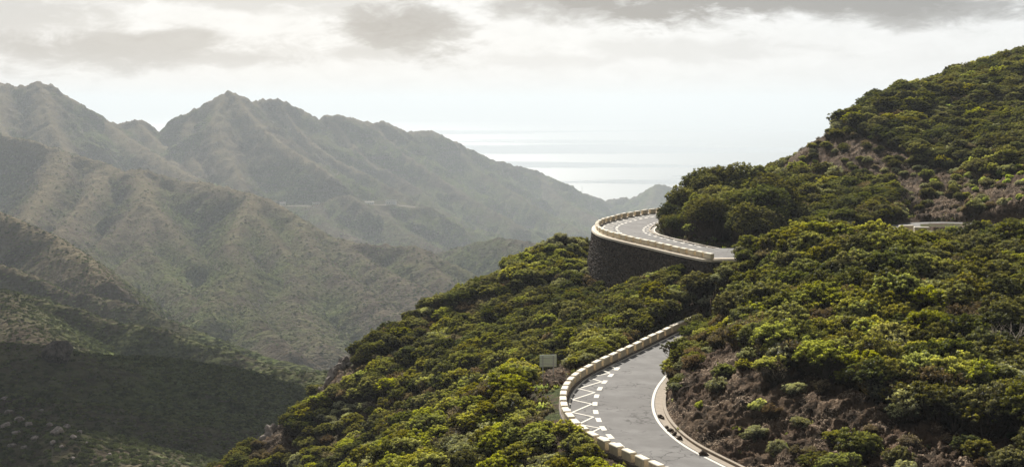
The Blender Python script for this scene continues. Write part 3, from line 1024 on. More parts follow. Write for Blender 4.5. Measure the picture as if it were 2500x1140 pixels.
def zigzag(line, inward, depth, s0, s1, step, zlift):
    L = arclen(line)
    pts = []
    s = s0; k = 0
    inn = offset(line, inward * depth)
    out = offset(line, inward * 0.1)
    while s <= min(s1, L[-1]):
        src = inn if k % 2 else out
        pts.append([np.interp(s, L, src[:, j]) for j in range(2)])
        s += step; k += 1
    return [quad_between(p, q, 0.17, ROAD_UP + zlift + 0.0007 * i) for i, (p, q) in enumerate(zip(pts[:-1], pts[1:]))]


def dashes(line, inward, depth, s0, s1, step, zlift, ln=1.2, w=0.34):
    L = arclen(line)
    inn = offset(line, inward * depth)
    res = []
    s = s0
    while s < min(s1, L[-1] - 1):
        p = [np.interp(s, L, inn[:, j]) for j in range(2)]; q = [np.interp(s + ln, L, inn[:, j]) for j in range(2)]
        res.append(quad_between(p, q, w, ROAD_UP + zlift)); s += step
    return res


marking('zigzag_marking', zigzag(uo, SGN, 1.5, 2, 44, 1.6, 0.014))
marking('lane_dashes', dashes(uo, SGN, 2.0, 2, 44, 2.5, 0.008))
marking('zigzag_marking', zigzag(ui, -SGN, 1.1, 3, 60, 1.6, 0.014))
marking('lane_dashes', dashes(ui, -SGN, 1.5, 3, 60, 2.3, 0.008, 1.0, 0.3))

# gutter of concrete along the inside of the lower bend, with its raised lip
def gutter(inner, w0, w1, lip, z, name, mat, sgn):
    a = offset(inner, sgn * w0); b = offset(inner, sgn * w1); c = offset(inner, sgn * (w1 + 0.22)); d = offset(inner, sgn * (w1 + 0.30))
    n = len(a)
    a = a.copy(); b = b.copy(); c = c.copy(); d = d.copy()
    a[:, 2] = z + 0.012; b[:, 2] = z - 0.02; e = b.copy(); e[:, 2] = z + lip; c[:, 2] = z + lip; d[:, 2] = z - 0.5
    v = np.vstack([a, b, e, c, d])
    i = np.arange(n - 1)
    f = np.vstack([np.stack([i + n * k, i + n * k + 1, i + n * (k + 1) + 1, i + n * (k + 1)], -1) for k in range(4)])
    me = mesh_from(name, v, f, [mat])
    obj(name, me, kind='structure')


# which side of the inner line is the hill?
_c = offset(low_inner, 1.0).mean(0) - low_inner.mean(0)
LS = 1 if np.dot(_c[:2], (low_inner.mean(0) - low_outer.mean(0))[:2]) > 0 else -1
gutter(resample(low_inner, 0.5), 0.16, 0.72, 0.14, ROAD_LOW, 'gutter', M_GUTTER, LS)
gutter(resample(up_inner, 0.6), 0.14, 0.50, 0.12, ROAD_UP, 'gutter', M_GUTTER, -SGN)

# ------------------------------------------------------------------ barrier blocks
def mat_block():
    m, T, out = material('cream_render')
    g = geo_pos(T); pos = g.outputs['Position']
    n = T.noise(pos, 1.3, 5.0, 0.6); f = T.noise(pos, 9.0, 5.0, 0.6)
    st = T.noise(T.scale_vec(pos, (3.0, 3.0, 0.5)), 1.5, 4.0)
    c = T.mix(T.ramp(n, 0.3, 0.7), (0.68, 0.56, 0.38), (0.78, 0.67, 0.49))
    c = T.mix(T.ramp(st, 0.52, 0.78, 0, 0.55), c, (0.46, 0.36, 0.25))
    c = T.mix(T.ramp(f, 0.56, 0.72, 0, 0.55), c, (0.38, 0.30, 0.21))
    oi = T.node('ShaderNodeObjectInfo')
    vv = T.node('ShaderNodeVectorMath', operation='SCALE'); T.l.new(c, vv.inputs[0]); T.l.new(T.math('MULTIPLY_ADD', oi.outputs['Random'], 0.26, 0.78), vv.inputs[3])
    c = vv.outputs[0]
    principled(T, out, c, 0.85, f, 0.3, 0.03, 0.2)
    return m


M_BLOCK = mat_block()
M_CAP = simple('white_cap_render', (0.72, 0.65, 0.52), 0.9, 0.22, 2.2, 0.15)
M_LEDGE = simple('shade_toned_ledge_concrete', (0.13, 0.105, 0.085), 0.9, 0.35, 1.6, 0.4)  # dark tone stands in for the shadow the blocks cast on the ledge
M_COPING = simple('pale_coping', (0.58, 0.50, 0.39), 0.85, 0.3, 1.2, 0.3)


def bev_box(lx, ly, lz, bev=0.03, z0=0.0, taper=0.0):
    """box with bevelled edges as a small mesh, base centred at z0"""
    import bmesh
    bm = bmesh.new()
    bmesh.ops.create_cube(bm, size=1.0)
    for v in bm.verts:
        top = v.co.z > 0
        v.co.x *= lx * (1 - (taper if top else 0)); v.co.y *= ly * (1 - (taper if top else 0)); v.co.z = z0 + (lz if top else 0)
    if bev:
        bmesh.ops.bevel(bm, geom=bm.edges[:], offset=bev, segments=1, affect='EDGES')
    return bm


def bm_mesh(name, bm, mat):
    me = bpy.data.meshes.new(name)
    bm.to_mesh(me); bm.free()
    me.materials.append(mat)
    return me


BODY_ME = bm_mesh('block_body', bev_box(1.36, 0.42, 0.50, 0.025, 0.0, 0.0), M_BLOCK)
CAP_ME = bm_mesh('block_cap', bev_box(1.44, 0.50, 0.13, 0.045, 0.505, 0.03), M_CAP)
ORD = ['', 'first', 'second', 'third', 'fourth', 'fifth', 'sixth', 'seventh', 'eighth', 'ninth', 'tenth', 'eleventh', 'twelfth', 'thirteenth', 'fourteenth', 'fifteenth', 'sixteenth',
       'seventeenth', 'eighteenth', 'nineteenth', 'twentieth', 'twenty-first', 'twenty-second', 'twenty-third', 'twenty-fourth', 'twenty-fifth', 'twenty-sixth', 'twenty-seventh',
       'twenty-eighth', 'twenty-ninth', 'thirtieth', 'thirty-first', 'thirty-second', 'thirty-third', 'thirty-fourth', 'thirty-fifth', 'thirty-sixth']


def place_blocks(W3, z, road_word, group, label_of, ledge=0.14):
    t = np.gradient(W3[:, :2], axis=0)
    rg = random.Random(5)
    for i, p in enumerate(W3):
        ang = math.atan2(t[i, 1], t[i, 0])
        gap = np.hypot(*(W3[min(i + 1, len(W3) - 1)] - W3[max(i - 1, 0)])[:2]) / 2
        if i in (0, len(W3) - 1):
            gap = np.hypot(*(W3[1] - W3[0])[:2])
        e = empty('barrier_block', (p[0], p[1], z + ledge), ang + rg.uniform(-0.02, 0.02), label=label_of(i), category='road barrier', group=group)
        e.scale = (min(1.25, max(0.8, (gap - 0.45) / 1.44)), 1, rg.uniform(0.96, 1.04))
        e.rotation_euler.x = rg.uniform(-0.012, 0.012)
        obj('block_body', BODY_ME, e)
        obj('block_cap', CAP_ME, e)


def lab_low(i):
    n = len(LBW) - 2 - i
    if i == 0:
        return 'cream barrier block half hidden by bushes at the far end of the lower bend'
    if i < 14:
        return "cream barrier block on the lower bend's straight far arm, %s from the bushes" % ORD[i]
    if i < 26:
        return "cream barrier block on the lower bend's tight curve, %s after the straight arm" % ORD[i - 13]
    if n >= 1:
        return "cream barrier block on the lower bend, %s up from the photo's bottom edge" % ORD[n]
    return 'cream barrier block cut by the bottom edge of the photo' if n == 0 else 'cream barrier block just below the bottom edge, next of the row'


def lab_up(i):
    if i == 0:
        return 'cream barrier block behind the dark tree at the far end of the upper bend'
    if i < 13:
        return "cream barrier block on the upper bend's far arm, %s left of the tree" % ORD[i]
    if i < 17:
        return "cream barrier block on the upper bend's sharp left tip, %s from behind" % ORD[i - 12]
    return 'cream barrier block above the stone wall, %s from the left tip' % ORD[i - 16]


place_blocks(LBW, ROAD_LOW, 'lower', 'cream barrier blocks round the lower bend', lab_low)
place_blocks(UBW, ROAD_UP, 'upper', 'cream barrier blocks round the upper bend', lab_up)


def prism_along(path, profile, name, mat, closed_profile=True, smooth_s=False):
    """profile: (sideways to the left, height)"""
    n = len(path); k = len(profile)
    rows = []
    for (o, h) in profile:
        q = offset(path, o).copy(); q[:, 2] = path[:, 2] + h
        rows.append(q)
    v = np.stack(rows, 1).reshape(-1, 3)
    fs = []
    for i in range(n - 1):
        for j in range(k if closed_profile else k - 1):
            a = i * k + j; b = i * k + (j + 1) % k
            fs.append((a, a + k, b + k, b))
    fs4 = np.array(fs)
    return mesh_from(name, v, fs4, [mat], smooth_s)


# ledge on which the lower blocks stand
lo = resample(chaikin(LBW, 2), 0.6); lo[:, 2] = ROAD_LOW
me = prism_along(lo, [(-0.34, -1.3), (-0.32, 0.14), (0.30, 0.14), (0.34, -0.3)], 'barrier_ledge', M_LEDGE)
obj('barrier_ledge', me, label='low concrete ledge carrying the barrier blocks round the lower bend, darkened for their shadow', category='low wall')
# visible stretch of the road on the right: a few blocks more
for k, (px, py) in enumerate([(2212, 556), (2250, 560), (2372, 566), (2432, 571)]):
    p = at_z(px, py, -15.0)
    e = empty('barrier_block', (p[0], p[1], -15.5), math.radians([8, -4, -18, -20][k]), category='road barrier', group='cream barrier blocks beside the road glimpsed at the right',
              label=['leftmost cream barrier block beside the road glimpsed between bushes on the right',
                     'second cream barrier block from the left beside the road glimpsed on the right',
                     'third cream barrier block beside the road glimpsed on the right, under the pale plants',
                     'rightmost cream barrier block beside the road glimpsed on the right'][k])
    e.scale = (1.25, 1.1, 1.25)
    obj('block_body', BODY_ME, e)
    obj('block_cap', CAP_ME, e)
# ------------------------------------------------------------------ retaining wall under the upper bend
def mat_stone():
    m, T, out = material('dark_basalt')
    g = geo_pos(T); pos = g.outputs['Position']
    oi = T.node('ShaderNodeAttribute', attribute_name='tone')
    f = T.noise(pos, 3.0, 6.0, 0.65)
    c = T.mix(oi.outputs['Fac'], (0.040, 0.031, 0.026), (0.120, 0.092, 0.072))
    c = T.mix(T.ramp(f, 0.5, 0.75, 0, 0.5), c, (0.12, 0.092, 0.07))
    principled(T, out, c, 0.95, f, 0.6, 0.06, 0.08)
    return m


M_STONE = mat_stone()
M_MORTAR = simple('wall_mortar', (0.05, 0.042, 0.037), 0.95, 0.3, 2.0, 0.4)

# the wall follows the outside of the block line, leaning back as it rises
OUT = -1 if SGN == 1 else 1
wall_top = offset(resample(np.vstack([chaikin(UBW), up_outer_ext[1:14]]), 0.6), OUT * 0.42)
wall_top[:, 2] = ROAD_UP
wt = empty('retaining_wall', tuple(wall_top[len(wall_top) // 2] + np.array([0, 0, -6.0])), label='curved dark stone retaining wall holding up the upper bend', category='stone wall')


def local(v, root):
    return np.asarray(v, float) - np.array(root.location)


def build_wall():
    L = arclen(wall_top); n = len(wall_top)
    off = offset(wall_top, OUT)
    nn = off - wall_top; nn[:, 2] = 0; nn /= np.linalg.norm(nn, axis=1, keepdims=True)
    hs = [0.0, 1.5, 3.0, 5.0, 9.0]
    rows = []
    for h in hs:
        r = wall_top + nn * (0.16 + 0.15 * h); r[:, 2] = ROAD_UP - 0.02 - h
        rows.append(r)
    v = np.stack(rows, 1).reshape(-1, 3)
    k = len(hs)
    i = (np.arange(n - 1)[:, None] * k + np.arange(k - 1)[None]).ravel()
    f = np.stack([i, i + k, i + k + 1, i + 1], -1)
    obj('wall_core', mesh_from('wall_core', local(v, wt), f, [M_MORTAR]), wt)
    # rubble facing: thousands of small uneven stones, joined
    rg = np.random.default_rng(3)
    V, Fc, tone, kk = [], [], [], 0
    tmpl = np.array([(-1, -1, 0), (1, -1, 0), (1, 1, 0), (-1, 1, 0), (-.7, -.7, 1), (.7, -.7, 1), (.7, .7, 1), (-.7, .7, 1)], float)
    tf = np.array([(0, 1, 5, 4), (1, 2, 6, 5), (2, 3, 7, 6), (3, 0, 4, 7), (4, 5, 6, 7)])
    h = 0.14
    row = 0
    while h < 8.6:
        rh = rg.uniform(0.18, 0.30)
        s = rg.uniform(0, 0.4)
        while s < L[-1]:
            w = rg.uniform(0.18, 0.42)
            j = min(int(np.searchsorted(L, s)), n - 1)
            p = np.array([np.interp(s, L, wall_top[:, q]) for q in range(3)])
            nv = nn[j]; tv = np.array([-nv[1], nv[0], 0])
            c = p + nv * (0.14 + 0.15 * h); c[2] = ROAD_UP - 0.02 - h + rg.uniform(-0.05, 0.05)
            a = rg.uniform(-0.5, 0.5)
            up = np.array([0, 0, 1.0]) * math.cos(a) + tv * math.sin(a); tq = tv * math.cos(a) - np.array([0, 0, 1.0]) * math.sin(a)
            t = tmpl * [w * 0.47, rh * 0.46, rg.uniform(0.06, 0.16)]
            t = t + rg.normal(0, 0.018, t.shape)
            V.append(c + t[:, :1] * tq + t[:, 1:2] * up + t[:, 2:3] * nv); Fc.append(tf + kk); kk += 8
            tone.append(np.full(8, rg.uniform(0, 1) ** 1.4))
            s += w
        h += rh
        row += 1
    me = mesh_from('stone_facing', local(np.vstack(V), wt), np.vstack(Fc), [M_STONE])
    at = me.attributes.new('tone', 'FLOAT', 'POINT'); at.data.foreach_set('value', np.concatenate(tone).astype(np.float32))
    obj('stone_facing', me, wt, kind='stuff')
    # pale coping strip outside the blocks
    cp = wall_top.copy()
    s = OUT
    me = prism_along(cp, [(s * -0.72, -0.06), (s * -0.70, 0.12), (s * 0.0 , 0.13), (s * 0.02, 0.05), (s * 0.34, 0.05), (s * 0.38, -0.20), (s * 0.1, -0.22)], 'coping', M_COPING)
    me.transform(Matrix.Translation(-Vector(wt.location)))
    obj('coping', me, wt)


build_wall()

# ------------------------------------------------------------------ plants
def mat_leaf(name, dark, mid, tip, trans=0.35, warm=0.3):
    m, T, out = material(name)
    a = T.node('ShaderNodeAttribute', attribute_name='tip')
    oi = T.node('ShaderNodeObjectInfo')
    g = geo_pos(T)
    rp = T.noise(g.outputs['Position'], 0.07, 3.0)
    f2 = T.noise(g.outputs['Position'], 1.3, 3.0)
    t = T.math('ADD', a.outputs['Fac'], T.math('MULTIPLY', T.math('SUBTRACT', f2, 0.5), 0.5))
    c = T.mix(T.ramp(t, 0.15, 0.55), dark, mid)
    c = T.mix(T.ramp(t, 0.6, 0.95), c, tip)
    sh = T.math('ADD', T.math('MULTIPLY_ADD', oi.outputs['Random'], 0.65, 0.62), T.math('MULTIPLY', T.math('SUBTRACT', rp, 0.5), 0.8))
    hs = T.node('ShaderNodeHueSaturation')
    r2 = T.math('FRACT', T.math('MULTIPLY', oi.outputs['Random'], 7.31))
    T.l.new(T.math('MULTIPLY_ADD', r2, -0.50, 1.14), hs.inputs['Saturation'])
    T.l.new(T.math('MULTIPLY_ADD', T.math('FRACT', T.math('MULTIPLY', oi.outputs['Random'], 3.77)), 0.035, 0.475), hs.inputs['Hue'])
    T.l.new(c, hs.inputs['Color'])
    v = T.node('ShaderNodeVectorMath', operation='SCALE'); T.l.new(hs.outputs[0], v.inputs[0]); T.l.new(sh, v.inputs[3])
    d = T.node('ShaderNodeBsdfDiffuse'); T.l.new(v.outputs[0], d.inputs[0]); d.inputs[1].default_value = 0.5
    tr = T.node('ShaderNodeBsdfTranslucent')
    vt = T.vmath('MULTIPLY', v.outputs[0], (1.25, 1.25, 0.55)); T.l.new(vt, tr.inputs[0])
    gl = T.node('ShaderNodeBsdfGlossy'); gl.inputs['Roughness'].default_value = 0.6; gl.inputs['Color'].default_value = (0.8, 0.85, 0.8, 1)
    mx = T.node('ShaderNodeMixShader'); mx.inputs[0].default_value = trans
    T.l.new(d.outputs[0], mx.inputs[1]); T.l.new(tr.outputs[0], mx.inputs[2])
    m2 = T.node('ShaderNodeMixShader'); m2.inputs[0].default_value = 0.02
    T.l.new(mx.outputs[0], m2.inputs[1]); T.l.new(gl.outputs[0], m2.inputs[2])
    T.l.new(m2.outputs[0], out.inputs[0])
    return m


HEATH_TONES = [
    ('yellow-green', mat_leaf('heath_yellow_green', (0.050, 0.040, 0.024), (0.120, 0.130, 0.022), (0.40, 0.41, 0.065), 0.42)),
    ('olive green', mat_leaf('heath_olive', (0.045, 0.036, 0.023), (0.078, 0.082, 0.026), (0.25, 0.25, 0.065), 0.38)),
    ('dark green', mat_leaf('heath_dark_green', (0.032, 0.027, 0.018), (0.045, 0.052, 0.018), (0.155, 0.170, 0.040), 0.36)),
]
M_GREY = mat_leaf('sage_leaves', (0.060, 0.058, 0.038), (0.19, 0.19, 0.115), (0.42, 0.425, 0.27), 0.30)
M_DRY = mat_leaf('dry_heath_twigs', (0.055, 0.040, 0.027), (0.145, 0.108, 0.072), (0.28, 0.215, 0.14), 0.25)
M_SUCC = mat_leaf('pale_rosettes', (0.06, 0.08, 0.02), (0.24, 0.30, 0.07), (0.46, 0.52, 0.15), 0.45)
M_BARK = simple('heath_bark', (0.105, 0.078, 0.058), 0.9, 0.3, 4.0, 0.4)
M_BONE = simple('bleached_wood', (0.36, 0.30, 0.24), 0.85, 0.25, 4.0, 0.3)


def rdirs(rg, n, zmin=-1.0):
    z = rg.uniform(zmin, 1, n); a = rg.uniform(0, 2 * math.pi, n); r = np.sqrt(1 - z * z)
    return np.stack([r * np.cos(a), r * np.sin(a), z], -1)


def leaf_cards(rg, centers, normals, size, jitter=0.55, elong=1.0):
    """one small leaf-clump triangle at each centre, roughly facing its normal"""
    n = len(centers)
    N = normals + rg.normal(0, jitter, (n, 3)); N /= np.linalg.norm(N, axis=1, keepdims=True)
    R = rdirs(rg, n)
    U = np.cross(N, R); U /= np.linalg.norm(U, axis=1, keepdims=True) + 1e-9
    Wv = np.cross(N, U)
    s = size * rg.uniform(0.7, 1.3, (n, 1))
    a = centers + U * s * elong
    b = centers - U * s * 0.5 + Wv * s * 0.8
    c = centers - U * s * 0.5 - Wv * s * 0.8
    return np.stack([a, b, c], 1).reshape(-1, 3)


def tube(p, radii, sides=5):
    p = np.asarray(p, float); n = len(p)
    t = np.gradient(p, axis=0); t /= np.linalg.norm(t, axis=1, keepdims=True) + 1e-9
    ref = np.array([0.3, 0.9, 0.2]); u = np.cross(t, ref); u /= np.linalg.norm(u, axis=1, keepdims=True) + 1e-9
    w = np.cross(t, u)
    a = np.arange(sides) * 2 * math.pi / sides
    v = p[:, None] + np.asarray(radii)[:, None, None] * (np.cos(a)[None, :, None] * u[:, None] + np.sin(a)[None, :, None] * w[:, None])
    i = np.arange(n - 1)[:, None] * sides; j = np.arange(sides)[None]
    f = np.stack([i + j, i + (j + 1) % sides, i + sides + (j + 1) % sides, i + sides + j], -1).reshape(-1, 4)
    return v.reshape(-1, 3), f


def join(parts):
    vs, fs, k = [], [], 0
    for v, f in parts:
        vs.append(v); fs.append(np.asarray(f) + k); k += len(v)
    return np.vstack(vs), np.vstack(fs)


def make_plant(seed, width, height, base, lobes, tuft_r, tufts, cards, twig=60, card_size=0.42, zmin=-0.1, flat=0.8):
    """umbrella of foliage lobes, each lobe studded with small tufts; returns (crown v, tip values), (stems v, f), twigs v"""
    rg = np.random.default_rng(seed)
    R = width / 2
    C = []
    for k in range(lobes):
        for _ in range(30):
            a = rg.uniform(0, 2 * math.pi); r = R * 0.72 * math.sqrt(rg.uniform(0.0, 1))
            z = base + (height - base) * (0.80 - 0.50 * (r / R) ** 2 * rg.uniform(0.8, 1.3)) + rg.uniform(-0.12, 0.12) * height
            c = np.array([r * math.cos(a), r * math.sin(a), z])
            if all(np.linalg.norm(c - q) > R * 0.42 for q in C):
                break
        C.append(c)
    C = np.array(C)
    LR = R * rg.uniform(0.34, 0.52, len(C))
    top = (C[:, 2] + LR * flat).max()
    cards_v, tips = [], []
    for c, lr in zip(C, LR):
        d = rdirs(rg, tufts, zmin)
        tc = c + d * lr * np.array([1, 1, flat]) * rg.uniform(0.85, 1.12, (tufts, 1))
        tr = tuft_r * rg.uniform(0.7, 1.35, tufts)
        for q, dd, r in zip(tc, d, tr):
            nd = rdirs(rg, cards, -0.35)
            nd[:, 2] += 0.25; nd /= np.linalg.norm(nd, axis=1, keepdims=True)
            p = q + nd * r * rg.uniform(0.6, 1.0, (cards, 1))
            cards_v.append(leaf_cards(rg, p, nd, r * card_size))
            t = 0.30 + 0.62 * nd[:, 2] + 0.16 * dd[2] + 0.12 * (q[2] - base) / (top - base + 1e-6)  # greener tops, browner undersides: growth colour with sun and shade painted in
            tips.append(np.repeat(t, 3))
        # inner shaded leaves of the lobe
        m = cards * 3
        nd = rdirs(rg, m, -0.8)
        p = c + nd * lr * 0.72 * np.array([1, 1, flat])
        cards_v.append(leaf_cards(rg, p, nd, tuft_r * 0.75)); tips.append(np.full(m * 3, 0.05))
    V = np.vstack(cards_v); T = np.concatenate(tips)
    # stems forking from the base towards the lobes
    st = []
    for c, lr in zip(C, LR):
        b0 = np.array([rg.normal(0, 0.06), rg.normal(0, 0.06), -0.35]) * max(1, height / 2)
        mid = b0 * 0.4 + c * 0.5 + np.array([0, 0, -0.10 * height]) + rg.normal(0, 0.06, 3) * height * 0.5
        pts = chaikin(np.array([b0, b0 + [0, 0, 0.5 * height * 0.4], mid, c]), 1)
        rad = np.linspace(0.05 * height ** 0.5 + 0.015 * height, 0.018, len(pts))
        st.append(tube(pts, rad, 4))
    sv, sf = join(st)
    tw = []
    for _ in range(twig):
        k = rg.integers(len(C))
        d = rdirs(rg, 1, -0.9)[0]
        q = C[k] + d * LR[k] * 0.95
        o = C[k] * [0.35, 0.35, 0.25] + rg.normal(0, 0.08, 3)
        o = q + (o - q) * rg.uniform(0.35, 0.8)
        s = np.cross(q - o, rdirs(rg, 1)[0]); s *= 0.030 / (np.linalg.norm(s) + 1e-9)
        tw += [o - s, o + s, q]
    return V, T, sv, sf, np.array(tw) if tw else np.zeros((0, 3))


def crown_mesh(name, V, T, mat, tw=None):
    if tw is not None and len(tw):
        n0 = len(V)
        V = np.vstack([V, tw]); T = np.concatenate([T, np.full(len(tw), 0.3)])
        mi = np.concatenate([np.zeros(n0 // 3, int), np.ones(len(tw) // 3, int)])
        mats = [mat, M_DRY]
    else:
        mi = np.zeros(len(V) // 3, int); mats = [mat]
    me = mesh_from(name, V, np.arange(len(V)).reshape(-1, 3), mats, False, mi)
    at = me.attributes.new('tip', 'FLOAT', 'POINT'); at.data.foreach_set('value', T.astype(np.float32))
    return me


# kinds: list of (crown mesh per tone, stem mesh)
HEATH = []
for k in range(6):
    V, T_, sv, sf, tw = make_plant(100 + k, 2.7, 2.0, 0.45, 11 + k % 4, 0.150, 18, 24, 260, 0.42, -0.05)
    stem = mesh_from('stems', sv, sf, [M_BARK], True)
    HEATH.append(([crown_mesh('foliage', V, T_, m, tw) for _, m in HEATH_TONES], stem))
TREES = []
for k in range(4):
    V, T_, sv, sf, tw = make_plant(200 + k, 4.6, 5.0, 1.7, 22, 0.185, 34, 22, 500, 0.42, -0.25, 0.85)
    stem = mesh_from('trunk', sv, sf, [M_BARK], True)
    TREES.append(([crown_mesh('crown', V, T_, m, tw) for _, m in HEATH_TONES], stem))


def one_mesh(name, seed, mat, **kw):
    V, T_, sv, sf, tw = make_plant(seed, **kw)
    # stems as triangles in the same mesh
    n0 = len(V)
    tris = np.vstack([sf[:, [0, 1, 2]], sf[:, [0, 2, 3]]])
    Vs = sv[tris.ravel()]
    allv = np.vstack([V, tw, Vs]); T = np.concatenate([T_, np.full(len(tw) + len(Vs), 0.3)])
    mi = np.concatenate([np.zeros(n0 // 3, int), np.ones((len(tw) + len(Vs)) // 3, int)])
    me = mesh_from(name, allv, np.arange(len(allv)).reshape(-1, 3), [mat, M_DRY], False, mi)
    at = me.attributes.new('tip', 'FLOAT', 'POINT'); at.data.foreach_set('value', T.astype(np.float32))
    return me


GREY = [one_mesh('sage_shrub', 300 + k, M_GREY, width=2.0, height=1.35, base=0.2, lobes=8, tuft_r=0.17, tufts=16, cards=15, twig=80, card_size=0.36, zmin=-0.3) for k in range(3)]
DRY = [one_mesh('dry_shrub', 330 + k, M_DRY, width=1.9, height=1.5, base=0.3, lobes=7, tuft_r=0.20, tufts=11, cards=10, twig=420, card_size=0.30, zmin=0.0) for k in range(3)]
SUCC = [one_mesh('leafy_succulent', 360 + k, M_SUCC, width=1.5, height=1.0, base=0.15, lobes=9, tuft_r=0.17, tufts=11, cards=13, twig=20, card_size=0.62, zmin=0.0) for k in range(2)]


def dead_mesh(seed):
    rg = np.random.default_rng(seed)
    st = []

    def grow(p, d, ln, r, lvl):
        q = [p]
        for _ in range(3):
            d = d + rg.normal(0, 0.22, 3); d /= np.linalg.norm(d)
            p = p + d * ln / 3; q.append(p)
        st.append(tube(q, np.linspace(r, r * 0.55, 4), 4))
        if lvl:
            for _ in range(3):
                dd = d + rg.normal(0, 0.55, 3) + [0, 0, 0.15]; dd /= np.linalg.norm(dd)
                grow(p, dd, ln * 0.72, r * 0.55, lvl - 1)
    for _ in range(4):
        d = np.array([rg.normal(0, .5), rg.normal(0, .5), 1.0]); d /= np.linalg.norm(d)
        grow(np.array([0, 0, -0.3]), d, 1.0, 0.05, 3)
    v, f = join(st)
    return mesh_from('dead_shrub', v, f, [M_BONE], True)


# ---- where plants stand
def cand(n_step):
    xs = np.arange(-58, 132, n_step); ys = np.arange(62, 322, n_step)
    a, b = np.meshgrid(xs, ys)
    a = a.ravel() + rng.uniform(-0.46, 0.46, a.size) * n_step; b = b.ravel() + rng.uniform(-0.46, 0.46, b.size) * n_step
    return a, b


cx_, cy_ = cand(1.42)
cz_ = near_height(cx_, cy_)[0] - 0.05
rock_ = sample(NROCK, cx_, cy_)
road_ = sample(NROAD, cx_, cy_)
side_ = sample(_S.reshape(_A.shape), cx_, cy_)
px_, py_, dd_ = to_px(cx_, cy_, cz_)
# what the camera can see: march along the line of sight over the ground
vis = np.ones(len(cx_), bool)
for t in np.linspace(0.35, 0.975, 70):
    g = sample(NEAR, cx_ * t, cy_ * t)
    ok = (cy_ * t > GY0 + 1)
    vis &= ~(ok & (g + 0.9 > (cz_ + 2.6) * t + 0.0))
inframe = (px_ > -60 + 380) & (px_ < 2600) & (py_ < 1230) & (py_ > 40)
# keep a rim of hidden plants so that a step to the side shows no bare ground
rim = np.ones(len(cx_), bool)
for t in np.linspace(0.35, 0.975, 70):
    g = sample(NEAR, cx_ * t, cy_ * t)
    ok = (cy_ * t > GY0 + 1)
    rim &= ~(ok & (g > (cz_ + 7.0) * t))
keep = inframe & rim & ((py_ > 300) | (cx_ > 40))
# nothing on the roads or in front of the stone wall's foot, in the sign's clearing, on the verge
wall_d, _ = line_dist(cx_, cy_, chaikin(UBW)[::3])
flank = in_poly(px_, py_, np.array([(1590, 790), (1700, 780), (1700, 900), (1665, 1000), (1610, 985), (1600, 900)], float)) & (cy_ < 150)
clear_road = np.where(side_ > 0, 1.45, 1.7)
clear_road = np.where(flank, 1.15, clear_road)
up_in = in_poly(cx_, cy_, UP_POLY)
keep &= road_ > clear_road
keep &= ~in_poly(cx_, cy_, LOW_POLY) & ~up_in
behind_wall = wall_d < 1.7
keep &= ~behind_wall
verge = in_poly(px_, py_, np.array([(1610, 560), (1650, 585), (1760, 600), (1800, 607), (1780, 618), (1640, 600), (1600, 575)], float))
keep &= ~verge
glimpse = in_poly(px_, py_, np.array([(2208, 520), (2380, 535), (2385, 556), (2450, 566), (2450, 585), (2205, 578)], float)) & (cy_ > 150)
keep &= ~glimpse
front_glimpse = (cy_ > 118) & (cy_ < 165) & (px_ > 2215) & (px_ < 2375)
clearing = in_poly(px_, py_, np.array([(1305, 890), (1385, 870), (1450, 840), (1480, 850), (1400, 900), (1385, 985), (1392, 1062), (1292, 1062), (1275, 960)], float)) & (np.abs(cy_ - 114) < 26)
rr_ = rng.uniform(0, 1, len(cx_))
keep &= ~(clearing & (rr_ > 0.14))
keep &= ~((rock_ > 0.8) & (rr_ > 0.30) & ~flank) & ~((rock_ > 0.4) & (rock_ <= 0.8) & (rr_ > 0.6))
for _q, _w, _d in ((846, 900, 184), (832, 915, 183), (815, 945, 181), (803, 962, 180), (672, 1078, 172), (655, 1100, 170), (785, 990, 178)):
    _o = at_d(_q, _w, _d)
    keep &= np.hypot(cx_ - _o[0], cy_ - _o[1] + 1.2) > 2.0
idx = np.where(keep)[0]
X_, Y_, Z_ = cx_[idx], cy_[idx], cz_[idx]
PX, PY = px_[idx], py_[idx]
RK = rock_[idx]; VIS = vis[idx]; RD = road_[idx]; CLR = clearing[idx]; FG = front_glimpse[idx]


def where(px, py, X, Y, rk):
    """which slope a plant stands on"""
    if Y > 172 and X > 24 and Y < 212 and py > 400 and px < 2215 and px > 1600:
        return 'D'
    if Y > 160 and X > 40 and (px > 1870):
        return 'E'
    if X > 11 and Y < 146 and px > 1600:
        return 'C'
    g = (px - 870) / (1300 - 870)
    if Y < 121 and px < 1500:
        return 'B'
    return 'A'


REG = np.array([where(*q) for q in zip(PX, PY, X_, Y_, RK)])
sp1 = noise2(X_ / 7, Y_ / 7, 301) + 0.6 * noise2(X_ / 2.5, Y_ / 2.5, 302)
tn = noise2(X_ / 14, Y_ / 14, 303) + 0.7 * noise2(X_ / 4, Y_ / 4, 304) + rng.normal(0, 0.25, len(X_))
u = rng.uniform(0, 1, len(X_))
KIND = np.full(len(X_), 'heath', object)
KIND[(sp1 > 0.32) & (u < 0.75)] = 'sage'
KIND[(sp1 < -0.40) & (u < 0.8)] = 'dry'
KIND[(u > 0.91)] = 'dry'
KIND[(u < 0.025)] = 'sage'
KIND[(u > 0.03) & (u < 0.042)] = 'succ'
KIND[(RK > 0.6)] = np.where(u[RK > 0.6] < 0.35, 'heath', np.where(u[RK > 0.6] < 0.7, 'sage', np.where(u[RK > 0.6] < 0.92, 'dry', 'succ')))
KIND[CLR] = np.where(u[CLR] < 0.5, 'succ', 'sage')
sx = (PX > 2360) & (PY > 380) & (PY < 560) & (Y_ > 150)
KIND[sx & (u < 0.5)] = 'succ'
KIND[(REG == 'D') & (RK < 0.5) & (PX < 1890)] = 'tree'
KIND[(REG == 'D') & (u < 0.03)] = 'sage'
